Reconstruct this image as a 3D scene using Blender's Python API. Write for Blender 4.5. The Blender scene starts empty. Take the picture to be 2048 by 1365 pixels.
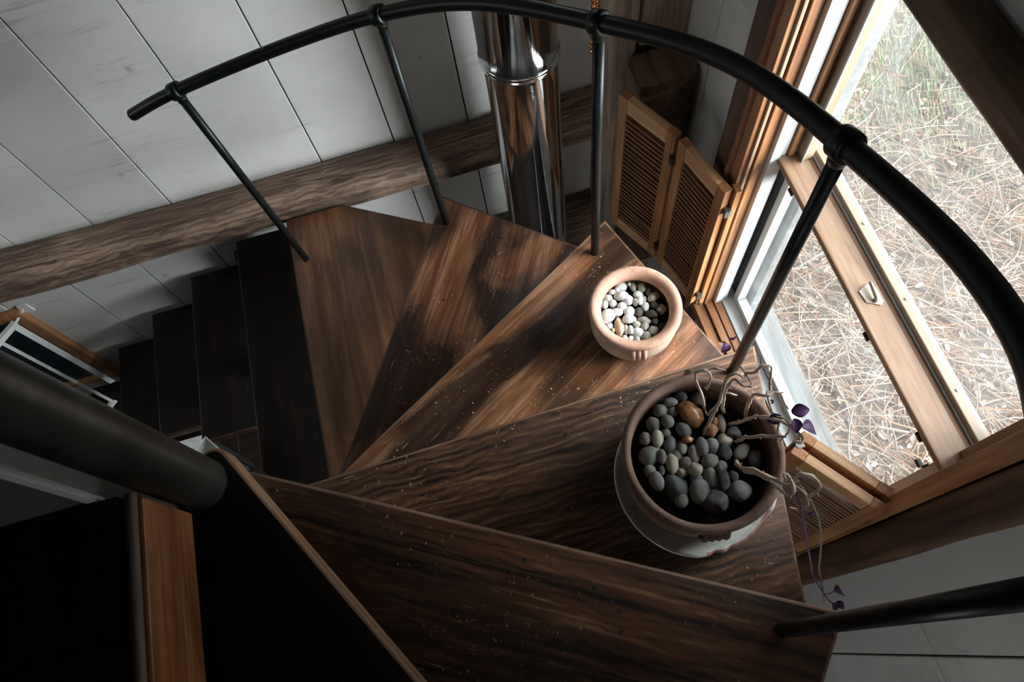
import bpy, bmesh, math, random
from mathutils import Vector, Matrix, noise
PI = math.pi
scn = bpy.context.scene
C = scn.collection
LIFT = 3.45                                   # everything below is written with the eye at height 0; lifted at the end so the floor is z = 0
# ------------------------------------------------------------------ camera
cam = bpy.data.cameras.new('camera'); cam.sensor_width = 36; cam.lens = 25.366; cam.clip_start = .02; cam.clip_end = 200
cam_o = bpy.data.objects.new('camera', cam); C.objects.link(cam_o)
_rt = Vector((0.961295, -0.261284, -0.087419)); _dn = Vector((-0.27436, -0.878702, -0.390653)); _fw = Vector((0.025256, 0.399517, -0.916378))
cam_o.matrix_world = Matrix((( _rt.x, -_dn.x, -_fw.x, 0), (_rt.y, -_dn.y, -_fw.y, 0), (_rt.z, -_dn.z, -_fw.z, LIFT), (0, 0, 0, 1)))
scn.camera = cam_o
# ------------------------------------------------------------------ exposure, sky, daylight
vs = scn.view_settings; vs.view_transform = 'Standard'; vs.look = 'None'; vs.gamma = 1; vs.use_curve_mapping = False; vs.exposure = 0.95
w = bpy.data.worlds.new('sky'); scn.world = w; w.use_nodes = True
bg = w.node_tree.nodes['Background']; bg.inputs[0].default_value = (.86, .93, 1.0, 1); bg.inputs[1].default_value = 1.1
def area(name, loc, direction, sx, sy, power, col=(1, 1, 1), portal=False):
    l = bpy.data.lights.new(name, 'AREA'); l.shape = 'RECTANGLE'; l.size = sx; l.size_y = sy; l.energy = power; l.color = col
    if portal: l.cycles.is_portal = True
    o = bpy.data.objects.new(name, l); C.objects.link(o); o.location = loc
    o.rotation_euler = Vector(direction).to_track_quat('-Z', 'Y').to_euler(); return o
area('daylight_portal', (1.12, .61, -1.77 + LIFT), (-1, 0, 0), .95, 1.75, 1, portal=True)
def sun(name, travel, strength, angle, col=(1, 1, 1)):
    l = bpy.data.lights.new(name, 'SUN'); l.energy = strength; l.angle = math.radians(angle); l.color = col
    o = bpy.data.objects.new(name, l); C.objects.link(o); o.location = (4, 0, 6)
    o.rotation_euler = Vector(travel).to_track_quat('-Z', 'Y').to_euler(); return o
# hazy low sun with a wide bright halo, and the brighter half of an overcast sky on the window side
sun('low_hazy_sun', (-1, .72, -.03), 13.0, 60, (.95, .975, 1.0))
sun('overcast_glow', (-1, .10, -.58), 6.5, 50, (.93, .97, 1.0))
area('left_fill', (-3.55, 1.15, -.75 + LIFT), (1, -.05, -.30), .9, 1.1, 5, (.95, .98, 1.0))  # unseen fill lamp for the shutters and corner post; no window is built there
area('lower_room_fill', (-1.5, -2.4, -2.05 + LIFT), (.85, .6, .08), 1.6, 1.0, 12, (.95, .98, 1.0))  # added fill lamp below the landing, lifts the lower right wall
area('rear_fill', (-.1, -2.5, -.35 + LIFT), (.05, 1, -.12), 1.6, 1.2, 3, (.95, .98, 1.0))  # added weak fill lamp behind the camera; the wall has no opening
# measured positions: stones (dx, dy, rx, ry, turn, kind), stems and leaves
RIVER=[[0.0092, 0.1311, 0.0141, 0.0152, -0.3, 'k'],
[-0.0178, 0.1228, 0.0141, 0.0101, -0.29, 'g'],
[-0.0425, 0.1149, 0.0156, 0.0162, -0.29, 'g'],
[-0.0198, 0.104, 0.0109, 0.0101, -0.29, 'g'],
[0.0136, 0.0888, 0.0325, 0.0241, -0.86, 'a'],
[0.0424, 0.1158, 0.0156, 0.0152, -0.29, 'g'],
[-0.0663, 0.0893, 0.0149, 0.0174, -0.29, 'g'],
[-0.0369, 0.0862, 0.0139, 0.015, -0.29, 'g'],
[-0.0121, 0.0608, 0.0178, 0.0139, -1.04, 'g'],
[-0.0486, 0.0647, 0.0105, 0.0106, -0.29, 'g'],
[-0.0924, 0.0656, 0.0123, 0.0153, -0.29, 'b'],
[-0.0695, 0.0577, 0.0123, 0.0186, -0.29, 'c'],
[-0.0491, 0.0396, 0.0128, 0.0191, -0.47, 'g'],
[-0.0288, 0.027, 0.011, 0.0151, -0.29, 'b'],
[-0.0133, 0.0387, 0.0122, 0.0079, -0.29, 'a'],
[-0.096, 0.0307, 0.0201, 0.023, -0.84, 'g'],
[-0.0803, 0.039, 0.0092, 0.0106, -0.29, 'g'],
[-0.074, 0.0194, 0.0091, 0.0151, -0.29, 'b'],
[-0.0582, 0.0009, 0.0133, 0.0215, -0.29, 'c'],
[-0.0423, 0.0165, 0.0109, 0.0138, -0.29, 'g'],
[-0.033, -0.0055, 0.0121, 0.013, -0.29, 'b'],
[-0.0198, -0.0231, 0.0162, 0.0156, 0.06, 'c'],
[-0.0457, -0.0209, 0.012, 0.0097, -0.29, 'c'],
[-0.01, 0.0053, 0.0127, 0.0203, -0.29, 'c'],
[0.0098, 0.0172, 0.0146, 0.0217, -0.29, 'g'],
[0.0309, 0.0125, 0.0152, 0.0184, -0.29, 'g'],
[0.0598, 0.017, 0.0164, 0.0145, -0.67, 'c'],
[0.0404, 0.0424, 0.0141, 0.0139, -0.29, 'o'],
[0.0522, 0.0588, 0.0092, 0.01, -0.29, 'o'],
[0.0666, 0.0528, 0.0098, 0.0206, -0.29, 'c'],
[0.0836, 0.0262, 0.0165, 0.0138, -0.29, 'k'],
[0.05, -0.0076, 0.0127, 0.0183, -0.29, 'k'],
[0.0837, -0.0144, 0.0139, 0.0215, -1.05, 'g'],
[0.1025, -0.0375, 0.0156, 0.0201, -0.29, 'k'],
[0.0154, -0.015, 0.0175, 0.0143, 0.06, 'g'],
[0.0313, -0.0308, 0.0144, 0.0117, -0.29, 'g'],
[0.0053, -0.0468, 0.0149, 0.0239, -0.02, 'g'],
[0.0277, -0.0518, 0.0125, 0.0316, -0.2, 'k'],
[0.0473, -0.0575, 0.0107, 0.0116, -0.28, 'p'],
[-0.0231, -0.0416, 0.0137, 0.0097, -0.28, 'g'],
[0.0492, -0.0875, 0.0242, 0.0217, -0.02, 'g'],
[-0.026, -0.0672, 0.0202, 0.0276, -0.28, 'g'],
[-0.0664, -0.0446, 0.0263, 0.0296, -0.28, 'k'],
[-0.0659, -0.0725, 0.013, 0.016, -0.28, 'g'],
[-0.0996, -0.024, 0.015, 0.0194, 0.06, 'g'],
[-0.1053, -0.0002, 0.0121, 0.0137, -0.29, 'g'],
[-0.082, -0.0055, 0.0066, 0.0117, -0.29, 'g'],
[-0.0042, -0.0934, 0.0271, 0.0248, 0.23, 'k']]
WHITE=[[-0.0057, 0.089, 0.0174, 0.0144, -0.31, 'w'],
[-0.019, 0.0812, 0.0077, 0.0094, -0.31, 'w'],
[-0.0352, 0.0804, 0.0097, 0.0083, -0.31, 'w'],
[0.015, 0.0868, 0.0051, 0.0055, -0.31, 'w'],
[0.024, 0.0779, 0.0102, 0.0143, -0.31, 't'],
[0.0446, 0.0683, 0.0117, 0.0165, -0.31, 't'],
[0.0571, 0.0508, 0.0076, 0.0126, -0.31, 't'],
[0.0639, 0.0323, 0.0198, 0.0126, 0.44, 't'],
[-0.0507, 0.0659, 0.0127, 0.0121, -0.31, 'w'],
[-0.0152, 0.0605, 0.0198, 0.0137, -0.31, 'w'],
[-0.0016, 0.0458, 0.0157, 0.017, -0.31, 'w'],
[0.0281, 0.0512, 0.0132, 0.0115, -0.31, 'w'],
[-0.0435, 0.0473, 0.0101, 0.0115, -0.31, 'w'],
[-0.0652, 0.0498, 0.0091, 0.0132, -0.31, 'w'],
[-0.0239, 0.0307, 0.0131, 0.0131, -0.31, 'w'],
[-0.0089, 0.0128, 0.0156, 0.0147, -0.31, 'w'],
[-0.0182, -0.0105, 0.018, 0.0135, -0.31, 'w'],
[-0.0419, 0.0203, 0.0172, 0.0114, -0.31, 'w'],
[-0.0669, 0.0165, 0.0181, 0.0212, -1.06, 'w'],
[-0.0767, 0.0066, 0.0075, 0.0109, -0.31, 'w'],
[-0.0732, -0.0148, 0.0088, 0.0086, -0.3, 'w'],
[-0.048, -0.0213, 0.014, 0.0319, -0.3, 'y'],
[-0.0688, -0.029, 0.0055, 0.0065, -0.3, 'y'],
[-0.0345, -0.037, 0.006, 0.0145, -0.3, 'w'],
[-0.0244, -0.0401, 0.0092, 0.0145, -0.3, 'w'],
[-0.0078, -0.0525, 0.0159, 0.0145, -0.3, 'w'],
[-0.0038, -0.0294, 0.0115, 0.0108, -0.31, 't'],
[0.014, -0.0422, 0.011, 0.0118, -0.3, 't'],
[0.0073, -0.0685, 0.0144, 0.0139, -0.3, 't'],
[-0.0463, -0.0588, 0.0084, 0.0086, -0.3, 'w'],
[-0.0315, -0.0649, 0.0089, 0.0107, -0.3, 'w'],
[-0.0172, -0.0722, 0.0079, 0.008, -0.3, 'w'],
[0.033, -0.0582, 0.0164, 0.0161, -0.88, 't'],
[0.0439, -0.0387, 0.008, 0.0097, -0.31, 'd'],
[0.0215, -0.0244, 0.0195, 0.0097, -0.5, 't'],
[0.0423, -0.0137, 0.0181, 0.0114, -0.7, 'd'],
[0.0348, 0.0135, 0.0111, 0.0136, -0.31, 'w'],
[0.0282, 0.0363, 0.0091, 0.017, -0.31, 'w'],
[0.037, 0.0349, 0.0081, 0.0115, -0.31, 't'],
[0.0152, 0.033, 0.0091, 0.0115, -0.31, 't'],
[0.0722, -0.0071, 0.0126, 0.0168, -0.31, 't'],
[0.0127, 0.003, 0.0116, 0.0136, -0.31, 'd'],
[0.0632, 0.0045, 0.0081, 0.0087, -0.31, 'd'],
[0.0577, -0.0545, 0.0104, 0.014, -0.3, 'd'],
[0.0575, 0.0107, 0.0091, 0.0098, -0.31, 'd']]
STEMS=[('t', 0.0045, [(0.3609, 0.3182, -1.46), (0.3725, 0.3316, -1.45), (0.3826, 0.3422, -1.42), (0.3918, 0.3521, -1.38), (0.3994, 0.3654, -1.36), (0.4087, 0.3803, -1.33), (0.4262, 0.3839, -1.32), (0.4421, 0.3733, -1.33), (0.4509, 0.3802, -1.33), (0.462, 0.3761, -1.32), (0.4771, 0.3786, -1.31), (0.4916, 0.3741, -1.31), (0.4862, 0.3591, -1.32), (0.4815, 0.3395, -1.34), (0.4744, 0.337, -1.34)]),
('t', 0.0048, [(0.4175, 0.3513, -1.46), (0.409, 0.3572, -1.42), (0.4108, 0.3691, -1.38), (0.4208, 0.3778, -1.35), (0.428, 0.3782, -1.34), (0.4336, 0.36, -1.33), (0.4484, 0.3523, -1.33)]),
('t', 0.0036, [(0.3846, 0.3713, -1.47), (0.3731, 0.3877, -1.4), (0.3615, 0.4062, -1.36), (0.3638, 0.4125, -1.34), (0.375, 0.41, -1.33), (0.3881, 0.4001, -1.34), (0.3832, 0.3902, -1.37), (0.3782, 0.3888, -1.38)]),
('t', 0.003, [(0.375, 0.41, -1.33), (0.3895, 0.4081, -1.33), (0.3975, 0.4023, -1.32), (0.4119, 0.3931, -1.32)]),
('t', 0.0048, [(0.4589, 0.3319, -1.47), (0.4544, 0.3402, -1.42), (0.4563, 0.3439, -1.38), (0.4581, 0.3443, -1.36), (0.4688, 0.3308, -1.34), (0.4844, 0.3323, -1.34), (0.4971, 0.3269, -1.34)]),
('t', 0.0046, [(0.4174, 0.3259, -1.47), (0.4341, 0.3137, -1.42), (0.4504, 0.3073, -1.38), (0.4641, 0.2937, -1.36), (0.4794, 0.2797, -1.35), (0.4917, 0.2668, -1.35), (0.5017, 0.2562, -1.36), (0.5164, 0.2424, -1.38), (0.5089, 0.2354, -1.38), (0.4962, 0.2407, -1.38)]),
('t', 0.005, [(0.4182, 0.2876, -1.47), (0.4237, 0.2827, -1.43), (0.4296, 0.2755, -1.4), (0.4509, 0.265, -1.38), (0.4842, 0.2506, -1.37)]),
('t', 0.0052, [(0.4042, 0.2528, -1.47), (0.3958, 0.2272, -1.42), (0.4101, 0.2136, -1.4), (0.423, 0.1958, -1.385), (0.4365, 0.1819, -1.38), (0.4488, 0.1695, -1.38), (0.4607, 0.1631, -1.38), (0.4719, 0.1751, -1.37), (0.4836, 0.1752, -1.36), (0.5018, 0.1635, -1.37), (0.5087, 0.1492, -1.38), (0.5037, 0.1403, -1.4), (0.4912, 0.1386, -1.41)]),
('t', 0.0045, [(0.4046, 0.2232, -1.44), (0.4114, 0.2069, -1.405), (0.4234, 0.1898, -1.385), (0.4361, 0.1674, -1.38), (0.4421, 0.154, -1.38), (0.4514, 0.1485, -1.38), (0.4577, 0.1561, -1.37), (0.4575, 0.1823, -1.37), (0.4512, 0.1812, -1.37), (0.4602, 0.1651, -1.375), (0.4717, 0.1581, -1.385), (0.4842, 0.143, -1.4), (0.4856, 0.126, -1.42), (0.4782, 0.123, -1.44), (0.4611, 0.1328, -1.45)]),
('t', 0.0032, [(0.4744, 0.337, -1.34), (0.4709, 0.3145, -1.34), (0.4738, 0.3015, -1.35), (0.4783, 0.2908, -1.35), (0.4906, 0.2779, -1.35), (0.4936, 0.2678, -1.35)]),
('t', 0.0032, [(0.4871, 0.3315, -1.34), (0.4965, 0.3255, -1.34), (0.501, 0.3088, -1.35), (0.5042, 0.2954, -1.35)]),
('v', 0.0022, [(0.4773, 0.3897, -1.31), (0.4805, 0.3703, -1.32), (0.485, 0.3538, -1.33)]),
('t', 0.0024, [(0.4439, 0.4001, -1.33), (0.4482, 0.381, -1.33), (0.4504, 0.3644, -1.33), (0.4498, 0.3519, -1.33)]),
('t', 0.0026, [(0.4794, 0.2797, -1.35), (0.4724, 0.2649, -1.37), (0.4735, 0.2518, -1.39), (0.4726, 0.2364, -1.4)]),
('t', 0.0026, [(0.4975, 0.2666, -1.35), (0.491, 0.2593, -1.37), (0.4741, 0.2488, -1.38)]),
('t', 0.0024, [(0.3918, 0.3521, -1.38), (0.3778, 0.3469, -1.4), (0.3741, 0.3447, -1.42), (0.3718, 0.3553, -1.42)]),
('t', 0.0024, [(0.4108, 0.3691, -1.38), (0.4213, 0.3642, -1.38), (0.434, 0.3597, -1.39)]),
('v', 0.0028, [(0.465, 0.1554, -1.385), (0.4741, 0.1359, -1.42), (0.4834, 0.1163, -1.46), (0.49, 0.0902, -1.5), (0.4979, 0.0528, -1.56), (0.5027, 0.0213, -1.6), (0.5058, 0.0034, -1.62), (0.5202, -0.0268, -1.65), (0.5309, -0.0475, -1.67), (0.5448, -0.0619, -1.68)]),
('s', 0.003, [(0.4714, 0.1663, -1.375), (0.4852, 0.1467, -1.4), (0.5022, 0.1164, -1.44), (0.5124, 0.0868, -1.48), (0.517, 0.0511, -1.54), (0.5187, 0.02, -1.6), (0.5222, 0.0029, -1.63), (0.5281, -0.0275, -1.67), (0.5292, -0.0517, -1.7)]),
('v', 0.0018, [(0.5198, -0.0314, -1.65), (0.5319, -0.0347, -1.65), (0.538, -0.0324, -1.64)])]
LEAVES=[((0.4848, 0.2859, -1.35), 0.02), ((0.5025, 0.2876, -1.34), 0.024), ((0.5032, 0.2747, -1.345), 0.02), ((0.5111, 0.2556, -1.35), 0.03), ((0.4907, 0.1136, -1.45), 0.012), ((0.539, -0.0347, -1.64), 0.024), ((0.5352, -0.0553, -1.67), 0.02), ((0.5476, -0.0551, -1.68), 0.015), ((0.5045, 0.5429, -1.58), 0.02), ((0.5201, 0.5258, -1.57), 0.018), ((0.529, 0.529, -1.56), 0.018), ((0.4894, 0.3267, -1.37), 0.008), ((0.3534, 0.4162, -1.34), 0.012)]
# ------------------------------------------------------------------ helpers
def tag(o, label=None, cat=None, group=None, kind=None):
    if label: o['label'] = label
    if cat: o['category'] = cat
    if group: o['group'] = group
    if kind: o['kind'] = kind
    return o
def empty(name, loc=(0, 0, 0), rz=0):
    o = bpy.data.objects.new(name, None); C.objects.link(o); o.location = loc; o.rotation_euler = (0, 0, rz); o.empty_display_size = .05
    return o
def link(name, bm, mats, parent=None, loc=None, rz=0, smooth=None):
    """bm is in world coordinates unless loc is given (then local to loc); mesh origin moves to a sensible point"""
    me = bpy.data.meshes.new(name)
    if smooth is not None:
        for f in bm.faces: f.smooth = True
        for e in bm.edges:
            if len(e.link_faces) == 2 and e.calc_face_angle(0) > smooth: e.smooth = False
    bm.normal_update(); bm.to_mesh(me); bm.free()
    if not isinstance(mats, (list, tuple)): mats = [mats]
    for m in mats: me.materials.append(m)
    o = bpy.data.objects.new(name, me); C.objects.link(o)
    if loc is not None: o.location = loc; o.rotation_euler = (0, 0, rz)
    if parent is not None: o.parent = parent
    return o
def box(bm, x0, x1, y0, y1, z0, z1, mi=0, bev=0, sub=0, M=None):
    b = bmesh.new(); bmesh.ops.create_cube(b, size=1)
    for v in b.verts: v.co = Vector(((x0+x1)/2+v.co.x*(x1-x0), (y0+y1)/2+v.co.y*(y1-y0), (z0+z1)/2+v.co.z*(z1-z0)))
    if bev: bmesh.ops.bevel(b, geom=b.edges[:], offset=bev, segments=2, profile=.6, affect='EDGES')
    if M is not None: b.transform(M)
    for f in b.faces: f.material_index = mi
    merge(bm, b)
def merge(bm, b):
    me = bpy.data.meshes.new('t'); b.to_mesh(me); b.free(); bm.from_mesh(me); bpy.data.meshes.remove(me)
def beam(bm, x0, x1, y0, y1, z0, z1, amp=.008, step=.07, fr=2.5, seed=0, mi=0, bev=.012):
    """hand-hewn timber: a box cut into short lengths, its skin pushed in and out by noise"""
    L = (x1-x0, y1-y0, z1-z0); ax = max(range(3), key=lambda i: L[i]); lo = (x0, y0, z0)
    n = max(2, int(L[ax]/step)); b1, b2 = [i for i in range(3) if i != ax]
    prof = []
    m = 5
    for s in range(4):
        for i in range(m):
            t = i/m
            p = [(t, 0), (1, t), (1-t, 1), (0, 1-t)][s]
            prof.append(p)
    # round the arrises
    rr = []
    for (a, b) in prof:
        A, B = a*L[b1], b*L[b2]
        if (a in (0, 1)) and (b in (0, 1)):
            A += bev if a == 0 else -bev; B += bev*.7 if b == 0 else -bev*.7
        rr.append((A, B))
    rings = []
    bb = bmesh.new()
    for k in range(n+1):
        t = k/n*L[ax]; ring = []
        for (A, B) in rr:
            co = [0, 0, 0]; co[ax] = lo[ax]+t; co[b1] = lo[b1]+A; co[b2] = lo[b2]+B
            v = Vector(co); q = Vector((v.x*fr, v.y*fr, v.z*fr)); 
            f = [3, 3, 3]; f[ax] = 1
            q = Vector((v.x*f[0]*fr, v.y*f[1]*fr, v.z*f[2]*fr))+Vector((seed*7.3, seed*3.1, 0))
            d1 = noise.noise(q)*amp+noise.noise(q*3)*amp*.35; d2 = noise.noise(q+Vector((31, 7, 5)))*amp+noise.noise(q*3+Vector((3, 7, 5)))*amp*.35
            co[b1] += d1; co[b2] += d2; ring.append(bb.verts.new(co))
        rings.append(ring)
    N = len(rr)
    for k in range(n):
        for i in range(N):
            bb.faces.new((rings[k][i], rings[k][(i+1) % N], rings[k+1][(i+1) % N], rings[k+1][i]))
    bb.faces.new(rings[0][::-1]); bb.faces.new(rings[-1])
    bmesh.ops.recalc_face_normals(bb, faces=bb.faces[:])
    for f in bb.faces: f.material_index = mi
    merge(bm, bb)
def smooth_pts(pts, k=4):
    P = [Vector(p) for p in pts]; out = []
    for i in range(len(P)-1):
        p0 = P[max(i-1, 0)]; p1 = P[i]; p2 = P[i+1]; p3 = P[min(i+2, len(P)-1)]
        for j in range(k):
            t = j/k
            out.append(.5*((2*p1)+(p2-p0)*t+(2*p0-5*p1+4*p2-p3)*t*t+(3*p1-p0-3*p2+p3)*t**3))
    out.append(P[-1]); return out
def tube(bm, pts, r, seg=12, cap=True, mi=0, jit=0):
    """r: number or function of 0..1"""
    P = [Vector(p) for p in pts]; rings = []; up = None
    for i, p in enumerate(P):
        d = (P[min(i+1, len(P)-1)]-P[max(i-1, 0)])
        if d.length < 1e-9: d = Vector((0, 0, 1))
        d.normalize()
        if up is None: up = Vector((0, 0, 1)) if abs(d.z) < .9 else Vector((1, 0, 0))
        u = (up-d*up.dot(d)).normalized(); v = d.cross(u); up = u
        R = r(i/(len(P)-1)) if callable(r) else r
        if jit: R *= 1+jit*(noise.noise(p*90))
        rings.append([bm.verts.new(p+u*R*math.cos(2*PI*k/seg)+v*R*math.sin(2*PI*k/seg)) for k in range(seg)])
    fs = []
    for a, b in zip(rings, rings[1:]):
        for k in range(seg): fs.append(bm.faces.new((a[k], a[(k+1) % seg], b[(k+1) % seg], b[k])))
    if cap: fs.append(bm.faces.new(rings[0][::-1])); fs.append(bm.faces.new(rings[-1]))
    for f in fs: f.material_index = mi
def lathe(bm, prof, cx=0, cy=0, seg=64, mi=0, wob=0, seed=0, close=False):
    rings = []
    for (r, z) in prof:
        ring = []
        for k in range(seg):
            a = 2*PI*k/seg; R = r*(1+wob*noise.noise(Vector((math.cos(a)*1.5+seed, math.sin(a)*1.5, z*9))))
            ring.append(bm.verts.new((cx+R*math.cos(a), cy+R*math.sin(a), z)))
        rings.append(ring)
    fs = []
    prs = list(zip(rings, rings[1:]))
    if close: prs.append((rings[-1], rings[0]))
    for a, b in prs:
        for k in range(seg): fs.append(bm.faces.new((a[k], a[(k+1) % seg], b[(k+1) % seg], b[k])))
    if not close:
        fs.append(bm.faces.new(rings[0][::-1])); fs.append(bm.faces.new(rings[-1]))
    for f in fs: f.material_index = mi
def prism(bm, poly, z0, z1, bev=0, seg=2, mi=0, mi_edge=None, M=None):
    b = bmesh.new(); vs_ = [b.verts.new((x, y, z1)) for x, y in poly]; f = b.faces.new(vs_)
    b.normal_update()
    if f.normal.z < 0: f.normal_flip()
    r = bmesh.ops.extrude_face_region(b, geom=[f]); 
    for v in [g for g in r['geom'] if isinstance(g, bmesh.types.BMVert)]: v.co.z = z0
    bmesh.ops.recalc_face_normals(b, faces=b.faces[:])
    if bev: bmesh.ops.bevel(b, geom=[e for e in b.edges if abs(e.verts[0].co.z-e.verts[1].co.z) < 1e-6], offset=bev, segments=seg, profile=.5, affect='EDGES')
    b.normal_update()
    for f in b.faces: f.material_index = mi if (mi_edge is None or abs(f.normal.z) > .98) else mi_edge
    if M is not None: b.transform(M)
    merge(bm, b)
# ------------------------------------------------------------------ materials
def mat(name):
    m = bpy.data.materials.new(name); m.use_nodes = True; nt = m.node_tree
    return m, nt, nt.nodes['Principled BSDF']
def nn(nt, t, **k):
    n = nt.nodes.new(t)
    for a, b in k.items():
        if a in n.inputs.keys() if hasattr(n.inputs, 'keys') else False: n.inputs[a].default_value = b
        else: setattr(n, a, b)
    return n
def ramp(nt, src, stops, interp='LINEAR'):
    r = nt.nodes.new('ShaderNodeValToRGB'); cr = r.color_ramp; cr.interpolation = interp
    while len(cr.elements) < len(stops): cr.elements.new(.5)
    for e, (p, c) in zip(cr.elements, stops): e.position = p; e.color = (c, c, c, 1) if isinstance(c, (int, float)) else (*c, 1)
    nt.links.new(src, r.inputs[0]); return r.outputs[0]
def mapped(nt, scale, rot=(0, 0, 0), loc=(0, 0, 0)):
    tc = nt.nodes.new('ShaderNodeTexCoord'); mp = nt.nodes.new('ShaderNodeMapping')
    mp.inputs['Scale'].default_value = scale; mp.inputs['Rotation'].default_value = rot; mp.inputs['Location'].default_value = loc
    nt.links.new(tc.outputs['Object'], mp.inputs['Vector']); return mp.outputs[0]
def noi(nt, vec, scale=1, detail=6, rough=.6, dist=0):
    n = nt.nodes.new('ShaderNodeTexNoise'); n.inputs['Scale'].default_value = scale; n.inputs['Detail'].default_value = detail
    n.inputs['Roughness'].default_value = rough; n.inputs['Distortion'].default_value = dist; nt.links.new(vec, n.inputs['Vector']); return n.outputs['Fac']
def mix(nt, a, b, fac, mode='MIX'):
    m = nt.nodes.new('ShaderNodeMix'); m.data_type = 'RGBA'; m.blend_type = mode
    for s, i in ((fac, 0), (a, 6), (b, 7)):
        if isinstance(s, (int, float)): m.inputs[i].default_value = s if i == 0 else (s, s, s, 1)
        elif isinstance(s, tuple): m.inputs[i].default_value = (*s, 1)
        else: nt.links.new(s, m.inputs[i])
    return m.outputs[2]
def mth(nt, op, a, b):
    m = nt.nodes.new('ShaderNodeMath'); m.operation = op
    for i, s in enumerate((a, b)):
        if isinstance(s, (int, float)): m.inputs[i].default_value = s
        else: nt.links.new(s, m.inputs[i])
    return m.outputs[0]
def bump(nt, p, h, strength=.3, dist=.002):
    b = nt.nodes.new('ShaderNodeBump'); b.inputs['Strength'].default_value = strength; b.inputs['Distance'].default_value = dist
    nt.links.new(h, b.inputs['Height']); nt.links.new(b.outputs[0], p.inputs['Normal'])
def grain_scale(ax, along, across):
    s = [across]*3; s['XYZ'.index(ax)] = along; return tuple(s)
def wood(name, dark, mid, light, ax='X', rough=(.35, .6), blotch=.5, specks=0, fine=1, bmp=.35, blotch_col=None, swirl=0, spec=.5, seed=0, bias=0):
    m, nt, p = mat(name); lk = nt.links
    L = (seed*3.7, seed*1.9, seed*2.3)
    v1 = mapped(nt, grain_scale(ax, 1.6*fine, 26*fine), loc=L); g1 = noi(nt, v1, 1, 7, .62, .7+swirl)
    v2 = mapped(nt, grain_scale(ax, 6*fine, 150*fine), loc=L); g2 = noi(nt, v2, 1, 4, .6)
    g = mth(nt, 'ADD', mth(nt, 'MULTIPLY', g1, .72), mth(nt, 'MULTIPLY', g2, .28))
    if swirl:
        w_ = nt.nodes.new('ShaderNodeTexWave'); w_.wave_type = 'BANDS'; w_.bands_direction = 'Y' if ax == 'X' else 'X'
        w_.inputs['Scale'].default_value = 17; w_.inputs['Distortion'].default_value = 9; w_.inputs['Detail'].default_value = 3; w_.inputs['Detail Scale'].default_value = 1.3
        lk.new(mapped(nt, grain_scale(ax, .55, 1), loc=L), w_.inputs['Vector'])
        g = mth(nt, 'ADD', mth(nt, 'MULTIPLY', g, .78), mth(nt, 'MULTIPLY', w_.outputs['Fac'], .10*swirl))
    col = ramp(nt, g, [(.33-bias, dark), (.5-bias, mid), (.68-bias, light)])
    vb = mapped(nt, grain_scale(ax, 2.0, 4.6), loc=(L[0]+5, L[1], L[2])); b = noi(nt, vb, 1, 5, .55, .6)
    bm_ = ramp(nt, b, [(.43, 0), (.58, 1)])
    col = mix(nt, col, blotch_col or tuple(c*.45 for c in dark), mth(nt, 'MULTIPLY', mth(nt, 'SUBTRACT', 1, bm_), blotch))
    if specks:
        s = noi(nt, mapped(nt, (120, 95, 95), loc=L), 1, 3, .6); s2 = noi(nt, mapped(nt, (5, 5, 5), loc=L), 1, 2, .5)
        k = mth(nt, 'MULTIPLY', ramp(nt, s, [(.66, 0), (.70, 1)]), ramp(nt, s2, [(.42, 0), (.6, 1)]))
        col = mix(nt, col, tuple(min(1, c*1.8+.12) for c in light), mth(nt, 'MULTIPLY', k, specks))
        sc = noi(nt, mapped(nt, (9, 140, 9), rot=(0, 0, .7), loc=L), 1, 2, .5)
        k2 = mth(nt, 'MULTIPLY', ramp(nt, sc, [(.70, 0), (.73, 1)]), ramp(nt, s2, [(.45, 0), (.6, 1)]))
        col = mix(nt, col, tuple(min(1, c*1.4+.08) for c in light), mth(nt, 'MULTIPLY', k2, specks*.7))
    lk.new(col, p.inputs['Base Color'])
    r = ramp(nt, noi(nt, mapped(nt, (7, 7, 7), loc=L), 1, 5, .6), [(.3, rough[0]), (.7, rough[1])]); lk.new(r, p.inputs['Roughness'])
    p.inputs['Specular IOR Level'].default_value = spec
    bump(nt, p, g, bmp, .003)
    return m
def plain(name, col, rough=.5, metal=0, var=.15, scale=30, bmp=0, spec=.5):
    m, nt, p = mat(name); n = noi(nt, mapped(nt, (scale,)*3), 1, 5, .6)
    c = ramp(nt, n, [(.3, tuple(x*(1-var) for x in col)), (.7, tuple(min(1, x*(1+var)) for x in col))])
    nt.links.new(c, p.inputs['Base Color']); p.inputs['Roughness'].default_value = rough; p.inputs['Metallic'].default_value = metal; p.inputs['Specular IOR Level'].default_value = spec
    if bmp: bump(nt, p, n, bmp, .002)
    return m
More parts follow.
